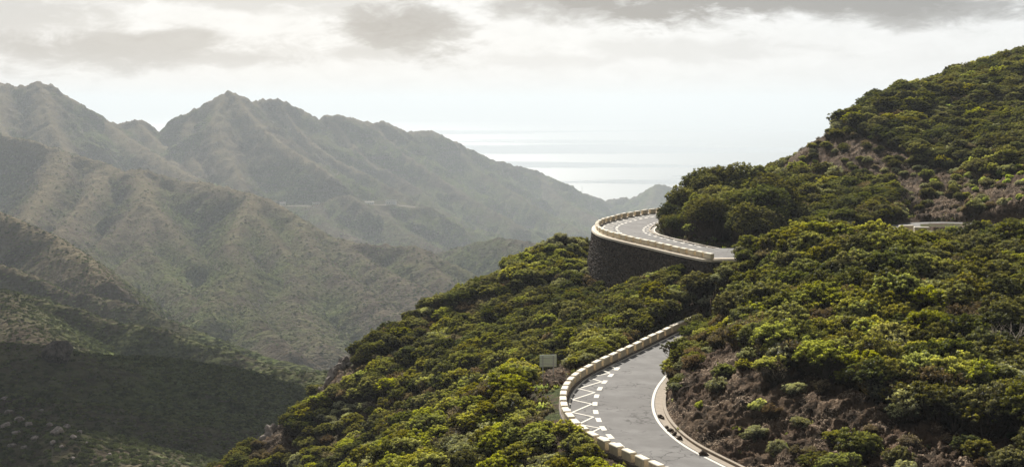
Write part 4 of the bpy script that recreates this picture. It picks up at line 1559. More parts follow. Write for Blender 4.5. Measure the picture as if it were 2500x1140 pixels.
TONE = np.where(tn > 0.35, 0, np.where(tn > -0.30, 1, 2))
TONE = np.where((REG == 'B'), np.where(tn > -0.35, 0, 1), TONE)
TONE = np.where((REG == 'D'), np.where(tn > -0.25, 1, 2), TONE)
TONE = np.where((REG == 'E') & (tn < 0.5) & (tn > 0.2), 1, TONE)
SCL = rng.uniform(0.72, 1.28, len(X_)) * (1 + 0.25 * noise2(X_ / 9, Y_ / 9, 305))
SCL = np.where(RK > 0.6, SCL * 0.62, SCL)
SCL = np.where((RD < 3.4), np.minimum(SCL, 0.8), SCL)
SCL = np.where((REG == 'C'), SCL * 1.12, SCL)
SCL = np.where(REG == 'E', SCL * 1.15, SCL)
SCL = np.where(FG, SCL * 0.78, SCL)
SCL = np.where(CLR, SCL * 0.42, SCL)
SCL = np.where((PX < 900) & (REG == 'A'), SCL * 0.8, SCL)
wd = wall_d[idx]
SCL = np.where((wd < 9) & (Y_ < 205), np.minimum(SCL, 0.85), SCL)
# thin the trees: they are broad
tm = KIND == 'tree'
drop = tm & (rng.uniform(0, 1, len(X_)) > 0.42)
drop |= (KIND == 'succ') & (rng.uniform(0, 1, len(X_)) > 0.8)
kp = ~drop
X_, Y_, Z_, PX, PY, RK, VIS, REG, KIND, TONE, SCL, RD = [q[kp] for q in (X_, Y_, Z_, PX, PY, RK, VIS, REG, KIND, TONE, SCL, RD)]
_ex = at_d(np.array([1638, 1652, 1668, 1690, 1640, 1715, 1665]), np.array([560, 575, 545, 580, 540, 585, 520]), np.array([193, 189, 197, 187, 199, 186, 203]))
X_ = np.append(X_, _ex[:, 0]); Y_ = np.append(Y_, _ex[:, 1]); Z_ = np.append(Z_, near_height(_ex[:, 0], _ex[:, 1])[0] - 0.1)
_a, _b, _c = to_px(X_[-7:], Y_[-7:], Z_[-7:])
PX = np.append(PX, _a); PY = np.append(PY, _b); RK = np.append(RK, np.zeros(7)); VIS = np.append(VIS, np.ones(7, bool)); REG = np.append(REG, ['D'] * 7); KIND = np.append(KIND, ['tree'] * 7)
TONE = np.append(TONE, [1, 2, 2, 1, 2, 2, 1]); SCL = np.append(SCL, [0.8, 0.7, 0.95, 0.75, 0.9, 0.8, 1.05]); RD = np.append(RD, np.full(7, 5.0))
_ex = at_d(np.array([1706, 1690, 1668, 1660, 1652, 1648, 1643, 1712, 1700]), np.array([800, 830, 860, 885, 912, 938, 965, 835, 870]), np.array([131, 126, 121, 117, 113, 110, 107, 124, 118]))
X_ = np.append(X_, _ex[:, 0]); Y_ = np.append(Y_, _ex[:, 1]); Z_ = np.append(Z_, near_height(_ex[:, 0], _ex[:, 1])[0] - 0.1)
_a, _b, _c = to_px(X_[-9:], Y_[-9:], Z_[-9:])
PX = np.append(PX, _a); PY = np.append(PY, _b); RK = np.append(RK, np.zeros(9)); VIS = np.append(VIS, np.ones(9, bool)); REG = np.append(REG, ['C'] * 9)
KIND = np.append(KIND, ['heath', 'heath', 'sage', 'heath', 'sage', 'heath', 'dry', 'heath', 'dry']); TONE = np.append(TONE, [1, 2, 1, 2, 1, 0, 1, 2, 1]); SCL = np.append(SCL, [0.9, 1.0, 1.0, 1.0, 0.95, 0.85, 0.75, 1.2, 1.1]); RD = np.append(RD, np.full(9, 5.0))
ROT = rng.uniform(0, 2 * math.pi, len(X_))
VAR = rng.integers(0, 12, len(X_))
DIST = np.hypot(X_, Y_)
SCREEN = SCL / DIST * np.where(KIND == 'tree', 2.0, 1.0)
INF = VIS & (PX > -10) & (PX < 2510) & (PY < 1165) & (PY > 90)

REG_WORDS = {'A': 'on the long left spur', 'B': 'on the near spur', 'C': 'on the central hill', 'D': 'on the knoll', 'E': 'on the high right slope'}
CELL_V = ['top', 'upper', 'middle', 'lower', 'bottom']
CELL_H = ['far left', 'left', 'centre', 'right', 'far right']
NTH = ['leftmost', 'second', 'third', 'fourth', 'fifth', 'sixth', 'seventh', 'eighth', 'ninth', 'tenth', 'eleventh', 'twelfth', 'thirteenth', 'fourteenth', 'fifteenth', 'sixteenth']
_cell = {}
for R_ in 'ABCDE':
    m = (REG == R_) & INF
    if m.any():
        _cell[R_] = (np.quantile(PY[m], [0.2, 0.4, 0.6, 0.8]), np.quantile(PX[m], [0.2, 0.4, 0.6, 0.8]))
SIZE = np.where(SCL > 1.12, 'large', np.where(SCL < 0.85, 'small', 'medium'))


def plant_label(i, look, used):
    R_ = REG[i]
    qv, qh = _cell[R_]
    cv = CELL_V[int(np.searchsorted(qv, PY[i]))]; ch = CELL_H[int(np.searchsorted(qh, PX[i]))]
    lab = '%s %s %s, %s %s' % (SIZE[i], look, REG_WORDS[R_], cv, ch)
    return lab


def choose(kind, n):
    c = np.where((KIND == kind) & INF)[0]
    return c[np.argsort(-SCREEN[c])][:n]


def group_labels(sel, look_of):
    """give every plant its own label; where several would share one, say which is leftmost, topmost ..."""
    byl = {}
    for i in sel:
        byl.setdefault(plant_label(i, look_of(i), None), []).append(i)
    res = {}
    for lab, mem in byl.items():
        if len(mem) == 1:
            res[mem[0]] = lab
            continue
        mem = sorted(mem, key=lambda i: PX[i])
        for k, i in enumerate(mem):
            j = len(mem) - 1 - k
            if k == 0 or j == 0:
                res[i] = ('leftmost ' if k == 0 else 'rightmost ') + lab
            elif k <= j:
                res[i] = '%s from left, %s' % (NTH[k], lab)
            else:
                res[i] = '%s from right, %s' % (NTH[min(j, 15)], lab)
    return res


done = np.zeros(len(X_), bool)
protos = {}
# heath bushes: the 300 that show largest are things of their own
for kind, n, coll, word, grp, nm, part in (('heath', 300, HEATH, 'heath bush', 'heath bushes on the near slopes', 'heath_bush', 'foliage'),
                                           ('tree', 300, TREES, 'tree heath', 'tree heaths on the knoll inside the upper bend', 'heath_tree', 'crown')):
    sel = choose(kind, n)
    labs = group_labels(sel, lambda i: HEATH_TONES[TONE[i]][0] + ' ' + word)
    for i in sel:
        crowns, stem = coll[VAR[i] % len(coll)]
        e = empty(nm, (X_[i], Y_[i], Z_[i]), ROT[i], label=labs[i], category='bush' if kind == 'heath' else 'tree', group=grp)
        s = float(SCL[i]); e.scale = (s, s, s * (0.9 + 0.2 * ((i * 7) % 10) / 10))
        obj(part, crowns[TONE[i]], e)
        obj('stem' if kind == 'heath' else 'trunk', stem, e)
        done[i] = True
for kind, n, coll, word, grp, nm in (('sage', 300, GREY, 'pale grey shrub', 'grey shrubs on the near slopes', 'sage_shrub'),
                                     ('dry', 300, DRY, 'brown twiggy shrub', 'dry shrubs on the near slopes', 'dry_shrub'),
                                     ('succ', 300, SUCC, 'light green leafy plant', 'light green leafy plants on the near slopes', 'leafy_plant')):
    sel = choose(kind, n)
    labs = group_labels(sel, lambda i: word)
    for i in sel:
        o = obj(nm, coll[VAR[i] % len(coll)], label=labs[i], category='shrub' if kind != 'succ' else 'plant', group=grp)
        o.location = (X_[i], Y_[i], Z_[i]); o.rotation_euler = (0, 0, ROT[i])
        s = float(SCL[i]) * 1.05; o.scale = (s, s, s)
        done[i] = True


def scatter_object(name, sources, pts, rot, scl, which, **props):
    """one object: copies of the source meshes on the given points"""
    me = bpy.data.meshes.new(name + '_points')
    me.vertices.add(len(pts)); me.vertices.foreach_set('co', np.asarray(pts, np.float32).ravel())
    for nm, ty, val in (('rot', 'FLOAT_VECTOR', rot), ('scl', 'FLOAT_VECTOR', scl)):
        at = me.attributes.new(nm, ty, 'POINT'); at.data.foreach_set('vector', np.asarray(val, np.float32).ravel())
    at = me.attributes.new('which', 'INT', 'POINT'); at.data.foreach_set('value', np.asarray(which, np.int32))
    o = obj(name, me, **props)
    ng = bpy.data.node_groups.new(name + '_nodes', 'GeometryNodeTree')
    ng.interface.new_socket('Geometry', in_out='INPUT', socket_type='NodeSocketGeometry')
    ng.interface.new_socket('Geometry', in_out='OUTPUT', socket_type='NodeSocketGeometry')
    N, Lk = ng.nodes, ng.links
    gi = N.new('NodeGroupInput'); go = N.new('NodeGroupOutput')
    iop = N.new('GeometryNodeInstanceOnPoints')
    jn = N.new('GeometryNodeJoinGeometry')
    # join lists its inputs last link first, so link in reverse
    for src in reversed(sources):
        srcs = src if isinstance(src, (list, tuple)) else [src]
        j2 = N.new('GeometryNodeJoinGeometry')
        for s_ in srcs:
            oi = N.new('GeometryNodeObjectInfo'); oi.transform_space = 'ORIGINAL'; oi.inputs[0].default_value = s_
            Lk.new(oi.outputs['Geometry'], j2.inputs[0])
        g2 = N.new('GeometryNodeGeometryToInstance')
        Lk.new(j2.outputs[0], g2.inputs[0]); Lk.new(g2.outputs[0], jn.inputs[0])
    Lk.new(gi.outputs[0], iop.inputs['Points']); Lk.new(jn.outputs[0], iop.inputs['Instance'])
    iop.inputs['Pick Instance'].default_value = True

    def named(nm, ty):
        a = N.new('GeometryNodeInputNamedAttribute'); a.data_type = ty; a.inputs[0].default_value = nm
        return a.outputs[0]
    Lk.new(named('which', 'INT'), iop.inputs['Instance Index'])
    er = N.new('FunctionNodeEulerToRotation'); Lk.new(named('rot', 'FLOAT_VECTOR'), er.inputs[0]); Lk.new(er.outputs[0], iop.inputs['Rotation'])
    Lk.new(named('scl', 'FLOAT_VECTOR'), iop.inputs['Scale'])
    Lk.new(iop.outputs[0], go.inputs[0])
    md = o.modifiers.new('scatter', 'NODES'); md.node_group = ng
    return o


def first_using(me):
    for o in SC.objects:
        if o.type == 'MESH' and o.data is me:
            return o
    return None


def rest(kind, meshes_of, name, label_txt, cat):
    """everything of this kind not already placed, as one object"""
    r = np.where((KIND == kind) & ~done)[0]
    if not len(r):
        return
    keys = sorted({meshes_of(i)[0] for i in r})
    srcs, ok = [], {}
    for k in keys:
        ms = next(meshes_of(i)[1] for i in r if meshes_of(i)[0] == k)
        objs = [first_using(m) for m in ms]
        if all(objs):
            ok[k] = len(srcs); srcs.append(objs)
    r = [i for i in r if meshes_of(i)[0] in ok]
    if not r:
        return
    pts = np.stack([X_[r], Y_[r], Z_[r]], -1)
    rot = np.stack([np.zeros(len(r)), np.zeros(len(r)), ROT[r]], -1)
    scl = np.repeat(SCL[r][:, None], 3, 1)
    scatter_object(name, srcs, pts, rot, scl, [ok[meshes_of(i)[0]] for i in r], kind='stuff', label=label_txt, category=cat)


rest('heath', lambda i: ((VAR[i] % 6) * 3 + TONE[i], [HEATH[VAR[i] % 6][0][TONE[i]], HEATH[VAR[i] % 6][1]]), 'heath_thicket', 'dense heath thicket covering the near slopes between the larger bushes', 'bushes')
rest('tree', lambda i: ((VAR[i] % 4) * 3 + TONE[i], [TREES[VAR[i] % 4][0][TONE[i]], TREES[VAR[i] % 4][1]]), 'heath_wood', 'tree heaths on the hidden side of the knoll', 'trees')
rest('sage', lambda i: (VAR[i] % 3, [GREY[VAR[i] % 3]]), 'sage_cover', 'more grey shrubs scattered through the heath thicket', 'shrubs')
rest('dry', lambda i: (VAR[i] % 3, [DRY[VAR[i] % 3]]), 'dry_cover', 'more dry brown shrubs scattered through the heath thicket', 'shrubs')
rest('succ', lambda i: (VAR[i] % 2, [SUCC[VAR[i] % 2]]), 'leafy_cover', 'more light green leafy plants among the rocks', 'plants')

# small ground plants, tufts and stones filling the gaps
gx_, gy_ = cand(0.62)
gk = (rng.uniform(0, 1, len(gx_)) < 0.55)
gx_, gy_ = gx_[gk], gy_[gk]
gr_ = sample(NROCK, gx_, gy_); gd_ = sample(NROAD, gx_, gy_)
gz_ = sample(NEAR, gx_, gy_)
gp_, gq_, _ = to_px(gx_, gy_, gz_)
gm = (gp_ > 400) & (gp_ < 2560) & (gq_ < 1190) & (gd_ > 0.9) & ~in_poly(gx_, gy_, UP_POLY) & ~in_poly(gx_, gy_, LOW_POLY) & (gq_ > 60)
gm &= ((gr_ > 0.3) & (rng.uniform(0, 1, len(gx_)) < 0.34)) | (gd_ < 4.0) | in_poly(gp_, gq_, np.array([(1290, 880), (1480, 820), (1480, 860), (1400, 900), (1370, 985), (1280, 1000)], float))
for t in np.linspace(0.4, 0.97, 40):
    gm &= ~((gy_ * t > GY0 + 1) & (sample(NEAR, gx_ * t, gy_ * t) > (gz_ + 1.2) * t))
gx_, gy_, gr_ = gx_[gm], gy_[gm], gr_[gm]
gz_ = near_height(gx_, gy_)[0]


def weed_mesh(seed, mat, spread, h, n):
    rg = np.random.default_rng(seed)
    c = rdirs(rg, n, 0.0) * [spread, spread, h] * rg.uniform(0.3, 1, (n, 1))
    V = leaf_cards(rg, c, rdirs(rg, n, 0), spread * 0.28, 0.5, 1.3)
    me = mesh_from('weed', V, np.arange(len(V)).reshape(-1, 3), [mat])
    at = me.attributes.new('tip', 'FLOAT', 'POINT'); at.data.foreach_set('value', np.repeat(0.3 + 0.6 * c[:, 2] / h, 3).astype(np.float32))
    return me


def stone_mesh(name, seed, size, mat, rough=0.25, sub=2):
    import bmesh
    bm = bmesh.new()
    bmesh.ops.create_icosphere(bm, subdivisions=sub, radius=1.0)
    rg = np.random.default_rng(seed)
    P = np.array([v.co[:] for v in bm.verts])
    # chop with random planes for an angular block
    for _ in range(9):
        d = rdirs(rg, 1)[0]; o = rg.uniform(0.55, 0.85)
        k = np.maximum(0, P @ d - o)
        P -= k[:, None] * d
    P += (noise2(P[:, 0] * 2.1 + seed, P[:, 1] * 2.1 + P[:, 2], seed) * rough * 0.5)[:, None] * P
    P *= np.array(size)
    for v, p in zip(bm.verts, P):
        v.co = p
    return bm_mesh(name, bm, mat)


def mat_rock(name, a, b, pale, scale=1.2):
    m, T, out = material(name)
    tc = T.node('ShaderNodeTexCoord'); pos = tc.outputs['Object']
    oi = T.node('ShaderNodeObjectInfo')
    n = T.noise(pos, scale, 8.0, 0.65, 0.4); f = T.noise(pos, scale * 5, 5.0, 0.6)
    c = T.mix(T.ramp(n, 0.35, 0.65), a, b)
    c = T.mix(T.math('MULTIPLY', T.ramp(f, 0.52, 0.68), 0.55), c, pale)
    principled(T, out, c, 0.85, T.math('ADD', n, T.math('MULTIPLY', f, 0.4)), 0.8, 0.25 / scale, 0.05)
    return m


M_ROCK = mat_rock('brown_rock', (0.035, 0.026, 0.019), (0.11, 0.078, 0.054), (0.34, 0.27, 0.20), 3.0)
M_PALE = mat_rock('pale_rock', (0.17, 0.14, 0.12), (0.38, 0.33, 0.285), (0.50, 0.45, 0.39), 0.9)
M_BOULDER = mat_rock('dark_boulder_rock', (0.055, 0.045, 0.040), (0.15, 0.125, 0.105), (0.26, 0.22, 0.19), 0.35)

weeds = [weed_mesh(400 + k, [M_GREY, M_SUCC, HEATH_TONES[1][1], M_DRY][k], 0.34, 0.30, 26) for k in range(4)]
stones = [stone_mesh('stone', 420 + k, (0.26, 0.2, 0.17), M_ROCK, 0.3, 1) for k in range(3)]
# the eight loose stones fallen on the gutter and two weeds by them are things; they also serve the scattered cover
fallen = z4(2.924, 1250, 750, [(1062, 782), (1105, 855), (1130, 878), (1160, 905), (1196, 935), (1368, 1048), (1150, 890), (1075, 790)])
first_stones = []
for k, (px, py) in enumerate(fallen):
    p = at_z(px, py, ROAD_LOW + 0.05)
    o = obj('loose_stone', stones[k % 3], label=['dark stone lying alone on the upper part of the concrete gutter of the lower bend',
                                                'first dark stone of the row fallen along the gutter of the lower bend',
                                                'second dark stone of the row fallen along the gutter of the lower bend',
                                                'fourth dark stone of the row fallen along the gutter of the lower bend',
                                                'last dark stone of the row fallen along the gutter of the lower bend',
                                                'dark stone lying alone near the bottom end of the gutter',
                                                'third dark stone of the row fallen along the gutter of the lower bend',
                                                'small dark stone just below the topmost one on the gutter'][k], category='stone', group='loose stones fallen on the gutter')
    o.location = (p[0], p[1], ROAD_LOW + 0.06); o.rotation_euler = (0.3 * k, 0.2, k * 1.3)
    s = [1.2, .9, 1.2, 1.1, 1.3, 1.4, 0.8, 0.7][k]; o.scale = (s, s, s)
    if k < 3:
        first_stones.append(o)
first_weeds = []
for k, m in enumerate(weeds):
    px, py = z4(2.924, 1250, 750, [(250, 640), (310, 650), (1190, 885), (330, 600)])[k]
    q = at_z(px, py, -23.0 if k != 2 else ROAD_LOW)
    o = obj('weed', m, label=['grey-green weed on the bare ground below the sign', 'light green weed between the sign and the barrier blocks', 'olive weed growing on the lip of the gutter',
                              'dry brown weed close to the barrier blocks near the sign'][k], category='plant')
    o.location = (q[0], q[1], ground(q[0], q[1])); first_weeds.append(o)
gw = np.where(rng.uniform(0, 1, len(gx_)) < np.where(gr_ > 0.3, 0.35, 0.85), rng.choice([0, 1, 2, 2, 3, 3], len(gx_)), 4 + rng.integers(0, 3, len(gx_)))
gs = rng.uniform(0.5, 1.5, len(gx_)) ** 1.3
scatter_object('weeds_and_stones', [[o] for o in first_weeds + first_stones], np.stack([gx_, gy_, gz_ + 0.03], -1), np.stack([rng.uniform(-0.3, 0.3, len(gx_)), rng.uniform(-0.3, 0.3, len(gx_)), rng.uniform(0, 6.3, len(gx_))], -1),
               np.repeat(gs[:, None], 3, 1), gw, kind='stuff', label='low weeds and broken stones along the cuttings and verges', category='ground cover')

# dead bleached shrubs
for k, (px, py, d, s, lab) in enumerate([(1612, 790, 148, 2.0, 'bare bleached shrub standing above the far arm of the lower bend'), (2470, 900, 92, 1.5, 'bare bleached branches at the right edge of the picture'),
                                         (1330, 905, 118, 0.9, 'small bare bleached shrub lying behind the sign'), (2210, 470, 196, 1.3, 'bare shrub under the crag at the right')]):
    p = at_d(px, py, d)
    o = obj('dead_shrub', dead_mesh(500 + k), label=lab, category='dead shrub')
    o.location = (p[0], p[1], ground(p[0], p[1]) + (1.0 if k in (1,) else 0)); o.scale = (s, s, s)

# pale outcrops on the left crest
OUTCROPS = [(846, 900, 184, (1.5, 1.0, 1.2), 'topmost pale rock of the skyline outcrop on the left spur'), (832, 915, 183, (0.9, 1.0, 1.3), 'pale rock just below the topmost one on the skyline of the left spur'),
            (815, 945, 181, (0.8, 0.8, 1.4), 'tall pale rock in the middle of the skyline outcrop of the left spur'), (803, 962, 180, (0.7, 0.7, 0.9), 'small pale rock at the foot of the skyline outcrop'),
            (672, 1078, 172, (1.0, 0.9, 1.4), 'largest pale rock of the low outcrop on the left spur'), (655, 1100, 170, (0.8, 0.8, 0.9), 'lowest pale rock of the low outcrop on the left spur'),
            (690, 1062, 173, (0.7, 0.7, 0.8), 'small pale rock above the low outcrop on the left spur'), (785, 990, 178, (0.6, 0.7, 1.0), 'narrow pale rock between the two outcrops of the left spur'),
            (862, 893, 185, (0.8, 0.6, 0.6), 'flat pale rock right of the skyline outcrop'), (640, 1082, 171, (0.6, 0.6, 0.8), 'leftmost small rock of the low outcrop on the left spur')]
for k, (px, py, d, sz, lab) in enumerate(OUTCROPS):
    p = at_d(px, py, d)
    o = obj('rock_outcrop', stone_mesh('rock_outcrop', 520 + k, sz, M_PALE, 0.9, 3), label=lab, category='rock', group='pale rock outcrops on the left spur')
    o.location = (p[0], p[1], ground(p[0], p[1]) + 0.35); o.rotation_euler = (0.2, 0.35 * (-1) ** k, k * 0.9)

# ------------------------------------------------------------------ sign, seen from behind
M_GALV = simple('galvanised_steel', (0.55, 0.56, 0.53), 0.5, 0.12, 3.0)
M_SIGNBACK = simple('grey_green_sign_back', (0.72, 0.78, 0.62), 0.55, 0.10, 3.0)
sp = at_d(1338, 950, 114)
gz = ground(sp[0], sp[1])
sign = empty('road_sign', (sp[0], sp[1], gz), math.radians(4), label='rectangular road sign seen from behind on two grey posts beside the lower bend', category='road sign')
PW = 42 / F * 114
for s in (-1, 1):
    bm = bev_box(0.075, 0.075, 2.75, 0.01, -0.2)
    me = bm_mesh('post', bm, M_GALV)
    o = obj('post', me, sign); o.location = (s * PW * 0.31, -0.045, 0)
for k in range(5):
    me = bm_mesh('sign_panel', bev_box(PW, 0.035, 0.198, 0.006, 1.56 + k * 0.203), M_SIGNBACK) if k == 0 else me0
    if k == 0:
        me0 = me
    o = obj('sign_panel', me, sign); o.location = (0, 0.012, k * 0.203)
for k in range(2):
    o = obj('bracket', bm_mesh('bracket', bev_box(PW * 0.96, 0.03, 0.05, 0.005, 1.78 + k * 0.52), M_GALV), sign); o.location = (0, -0.022, 0)

# ------------------------------------------------------------------ things on the far slopes
_farcache = {}


def far_ground(x, y):
    z, _ = far_height(np.array([x, x + 0.1]), np.array([y, y]))
    return float(z[0])


M_WHITE = simple('white_plaster', (0.80, 0.78, 0.74), 0.8, 0.05, 0.3)
M_TRACK = simple('track_earth', (0.24, 0.21, 0.17), 0.95, 0.2, 0.05)
M_ROOF = simple('pale_tiled_roof', (0.50, 0.44, 0.38), 0.8, 0.2, 1.0)
M_GLASS = simple('dark_window', (0.05, 0.055, 0.06), 0.3, 0.1, 1.0)


def gable(w, d, h, name):
    v = np.array([(-w / 2, -d / 2, 0), (w / 2, -d / 2, 0), (w / 2, d / 2, 0), (-w / 2, d / 2, 0), (-w / 2, 0, h), (w / 2, 0, h)], float)
    return mesh_from(name, v, [np.array([(0, 1, 5, 4), (2, 3, 4, 5), (0, 3, 2, 1)]), np.array([(0, 4, 3), (1, 2, 5)])], [M_ROOF])


for k, (px, py, wpx, hpx, nwin, lab) in enumerate([(690, 499, 14, 8, 2, 'leftmost white house on the far slope, partly behind the ridge'), (772, 499, 18, 7, 3, 'second white house from the left along the far track'),
                                                   (872, 488, 9, 6, 1, 'tiny white hut set above the far track'), (902, 496, 22, 7, 4, 'long low white house on the far track with a row of windows'),
                                                   (955, 495, 25, 10, 4, 'rightmost and largest white house on the far track')]):
    d = float(stretch(2302)) + (7.0 if k != 2 else 22.0)
    p = at_d(px, py, d)
    w = wpx / F * d; h = hpx / F * d
    g0 = far_ground(p[0], p[1])
    root = empty('house', (p[0], p[1], g0), math.radians([8, -6, 10, 3, -8][k]), label=lab, category='house', group='white houses on the far slope')
    obj('wall', bm_mesh('wall', bev_box(w, 7.0, h * 0.8 + 6, 0.1, -6.0), M_WHITE), root)
    r = obj('roof', gable(w * 1.06, 8.0, h * 0.32, 'roof'), root); r.location = (0, 0, h * 0.8 + 0.02)
    wm = bm_mesh('window', bev_box(1.3, 0.12, 1.5, 0, 0), M_GLASS)
    for j in range(nwin):
        o = obj('window', wm, root); o.location = ((j + 0.5) / nwin * w * 0.86 - w * 0.43, -3.52, h * 0.8 * 0.30)

# the track the houses stand on
_t = at_d(np.linspace(655, 1015, 60), np.interp(np.linspace(655, 1015, 60), [655, 690, 772, 902, 955, 1015], [500, 503, 502, 500, 500, 506]), float(stretch(2300)))
_t[:, 2] += 0.5
_a = _t.copy(); _a[:, 1] -= 6.0; _b = _t.copy(); _b[:, 1] += 2.0
_lo = _a.copy(); _lo[:, 1] -= 1.0; _lo[:, 2] -= 1.5
_v = np.vstack([_lo, _a, _b]); _i = np.arange(59)
_f = np.vstack([np.stack([_i, _i + 1, _i + 61, _i + 60], -1), np.stack([_i + 60, _i + 61, _i + 121, _i + 120], -1)])
obj('track', mesh_from('track', _v, _f, [M_TRACK]), kind='structure')

# antenna mast on the far ridge
d = float(stretch(3760)); p = at_d(1421, 474, d)
v, f = join([tube([(0, 0, -6), (0, 0, 26)], [0.75, 0.45], 5), tube([(-2.2, 0, 20), (2.2, 0, 20)], [0.3, 0.3], 4), tube([(-1.6, 0, 23), (1.6, 0, 23)], [0.3, 0.3], 4)])
o = obj('antenna_mast', mesh_from('antenna_mast', v, f, [M_GALV]), label='thin antenna mast standing on the far ridge against the sea', category='mast'); o.location = tuple(p)

# boulder and pale rocks on the dark slope at lower left
p = at_d(142, 880, 466)
g0 = far_ground(p[0], p[1])
root = obj('boulder', stone_mesh('boulder', 611, (5.3, 4.2, 4.3), M_BOULDER, 0.5, 4), label='big dark square boulder perched on the crest at the lower left', category='boulder')
root.location = (p[0], p[1], g0 + 2.6); root.rotation_euler = (0.1, -0.15, 0.4)
rgk = random.Random(8)
spots = [(20, 1010, 24), (45, 1028, 30), (70, 1045, 20), (12, 1050, 26), (40, 1068, 22), (85, 1075, 18), (30, 1090, 20), (60, 1100, 16), (140, 1060, 30), (165, 1045, 22), (180, 1072, 20),
         (130, 1090, 18), (150, 1098, 14), (120, 1040, 16), (195, 1058, 16), (268, 1118, 14), (100, 1005, 14), (215, 1090, 12), (180, 1125, 16), (10, 975, 16)]
for k, (px, py, wpx) in enumerate(spots):
    # find where the line of sight meets the dark slope
    ds = np.linspace(264, 470, 120); q = at_d(np.full(120, px), np.full(120, py), ds)
    zz, _ = far_height(q[:, 0], q[:, 1])
    hit = np.where(zz > q[:, 2])[0]
    j = hit[0] if len(hit) else 60
    s = wpx / F * ds[j] * 0.62
    o = obj('pale_rock', stone_mesh('pale_rock', 630 + k, (s, s * 0.8, s * rgk.uniform(0.5, 0.9)), M_PALE, 0.5, 2),
            label='%s pale rock %s' % ('large' if wpx > 21 else ('small' if wpx < 17 else 'mid-sized'),
                                       'in the left-hand outcrop at the lower left corner, %s' % ORD[1 + sum(1 for a in spots[:k] if a[0] < 110)] + ' from its top' if px < 110 else
                                       'in the right-hand outcrop of the dark slope, %s' % ORD[1 + sum(1 for a in spots[:k] if a[0] >= 110)] + ' from its top'),
            category='rock', group='pale rocks on the dark slope at the lower left')
    o.location = (q[j, 0], q[j, 1], zz[j] + s * 0.15); o.rotation_euler = (rgk.uniform(-.4, .4), rgk.uniform(-.4, .4), rgk.uniform(0, 6))

# low shrubs dotting the far slopes
def mat_farshrub():
    m, T, out = material('far_shrub_leaves')
    oi = T.node('ShaderNodeObjectInfo'); g = geo_pos(T)
    n = T.noise(g.outputs['Position'], 0.006, 3.0)
    k = T.math('ADD', oi.outputs['Random'], T.math('MULTIPLY', T.math('SUBTRACT', n, 0.5), 1.2))
    c = T.mix(T.ramp(k, 0.1, 0.7), (0.062, 0.070, 0.030), (0.130, 0.150, 0.055))
    c = T.mix(T.ramp(k, 0.8, 1.1), c, (0.20, 0.235, 0.11))
    d = T.node('ShaderNodeBsdfDiffuse'); T.l.new(c, d.inputs[0]); tr = T.node('ShaderNodeBsdfTranslucent'); T.l.new(c, tr.inputs[0])
    mx = T.node('ShaderNodeMixShader'); mx.inputs[0].default_value = 0.25; T.l.new(d.outputs[0], mx.inputs[1]); T.l.new(tr.outputs[0], mx.inputs[2])
    T.l.new(mx.outputs[0], out.inputs[0])
    return m


M_FAR = mat_farshrub()


def far_shrub(seed):
    rg = np.random.default_rng(seed)
    n = 70
    d = rdirs(rg, n, -0.1)
    c = d * [1, 1, 0.75] * rg.uniform(0.7, 1.05, (n, 1)) * (1 + 0.2 * noise2(d[:, 0] * 2 + seed, d[:, 1] * 2, 5))[:, None]
    V = leaf_cards(rg, c, d, 0.34, 0.35)
    return mesh_from('slope_shrub', V, np.arange(len(V)).reshape(-1, 3), [M_FAR])


XG, YG, ZG, DG = FAR
E_ = ZG / YG
cm = np.maximum.accumulate(E_, axis=0)
vism = (E_ >= cm - 0.004)
pxg, pyg, _ = to_px(XG, YG, ZG)
base_p = np.interp(YG, [262, 350, 600, 1000, 1500, 2400, 3000], [0.30, 0.38, 0.40, 0.36, 0.28, 0.16, 0.0])
dens = base_p * (0.55 + 0.9 * smooth(-0.5, 0.6, noise2(XG / 130, YG / 130, 401) + 0.5 * noise2(XG / 30, YG / 30, 402))) * (0.55 + 0.75 * smooth(5, 70, DG))
pick = vism & (rng.uniform(0, 1, XG.shape) < dens) & (YG < 3000) & (pxg < 1500) & (pyg < 1180)
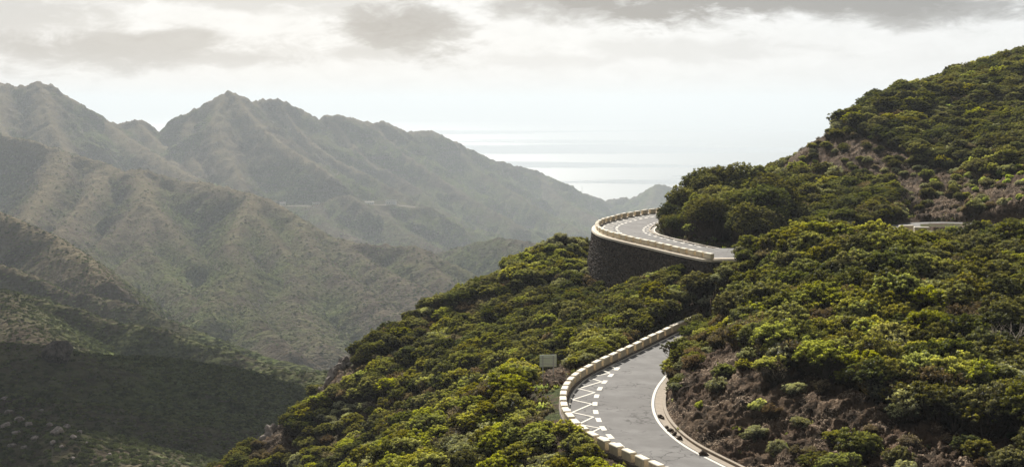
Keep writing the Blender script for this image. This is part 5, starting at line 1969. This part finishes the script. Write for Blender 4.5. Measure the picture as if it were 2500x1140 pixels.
# keep the pale field in the valley bare
field = np.array([(605, 845), (650, 838), (700, 868), (760, 882), (830, 885), (850, 905), (720, 900), (640, 880)], float)
pick &= ~in_poly(pxg, pyg, field)
fx, fy, fz = XG[pick], YG[pick], ZG[pick]
fx = fx + rng.uniform(-0.5, 0.5, len(fx)) * 2; n_f = len(fx)
fs = rng.uniform(0.5, 1.0, n_f) ** 2 * np.interp(fy, [262, 600, 1200, 3000], [0.8, 1.15, 1.7, 2.8])
order = np.argsort(-(fs / fy))
lone = []
for k in range(3):
    i = order[k * 40]
    o = obj('slope_shrub', far_shrub(700 + k), label=['round shrub on the dark slope at the lower left', 'another round shrub on the dark slope further from the boulder', 'low shrub at the bottom of the dark left slope'][k], category='shrub')
    o.location = (fx[i], fy[i], fz[i]); s = float(fs[i]); o.scale = (s, s, s); lone.append(o)
scatter_object('slope_scrub', [[o] for o in lone], np.stack([fx, fy, fz], -1), np.stack([np.zeros(n_f), np.zeros(n_f), rng.uniform(0, 6.3, n_f)], -1),
               np.stack([fs, fs, fs * rng.uniform(0.6, 1.0, n_f)], -1), rng.integers(0, 3, n_f), kind='stuff', label='low scrub dotted over the far slopes', category='scrub')

# ------------------------------------------------------------------ the cloud overhead that shades parts of the valley
M_CLOUD = simple('cloud_white', (0.85, 0.85, 0.87), 1.0, 0.03, 0.002)


def cloud(target, k, size, seed):
    """a flat-based heap of cloud standing between the sun and a stretch of ground"""
    import bmesh
    c = np.array(target) + np.array(SUN_DIR) * k
    bm = bmesh.new()
    rg = np.random.default_rng(seed)
    for _ in range(9):
        m = Matrix.Translation(Vector((rg.uniform(-0.55, 0.55) * size[0], rg.uniform(-0.55, 0.55) * size[1], rg.uniform(-0.1, 0.3) * size[2]))) @ Matrix.Diagonal((size[0] * rg.uniform(0.3, 0.5), size[1] * rg.uniform(0.3, 0.5), size[2] * rg.uniform(0.3, 0.6), 1))
        bmesh.ops.create_icosphere(bm, subdivisions=3, radius=1.0, matrix=m)
    P = np.array([v.co[:] for v in bm.verts])
    d = fbm(P[:, 0] / (size[0] * 0.22) + P[:, 2] / 90, P[:, 1] / (size[1] * 0.22) - P[:, 2] / 90, 3, 0.55, seed)
    for v, q in zip(bm.verts, d):
        v.co *= 1 + 0.16 * float(q)
        v.co.z = max(v.co.z, -size[2] * 0.15)
    o = obj('cloud', bm_mesh('cloud', bm, M_CLOUD), kind='structure')
    o.location = tuple(c)


for t, k, s, sd in CLOUDS:
    cloud(t, k, s, sd)
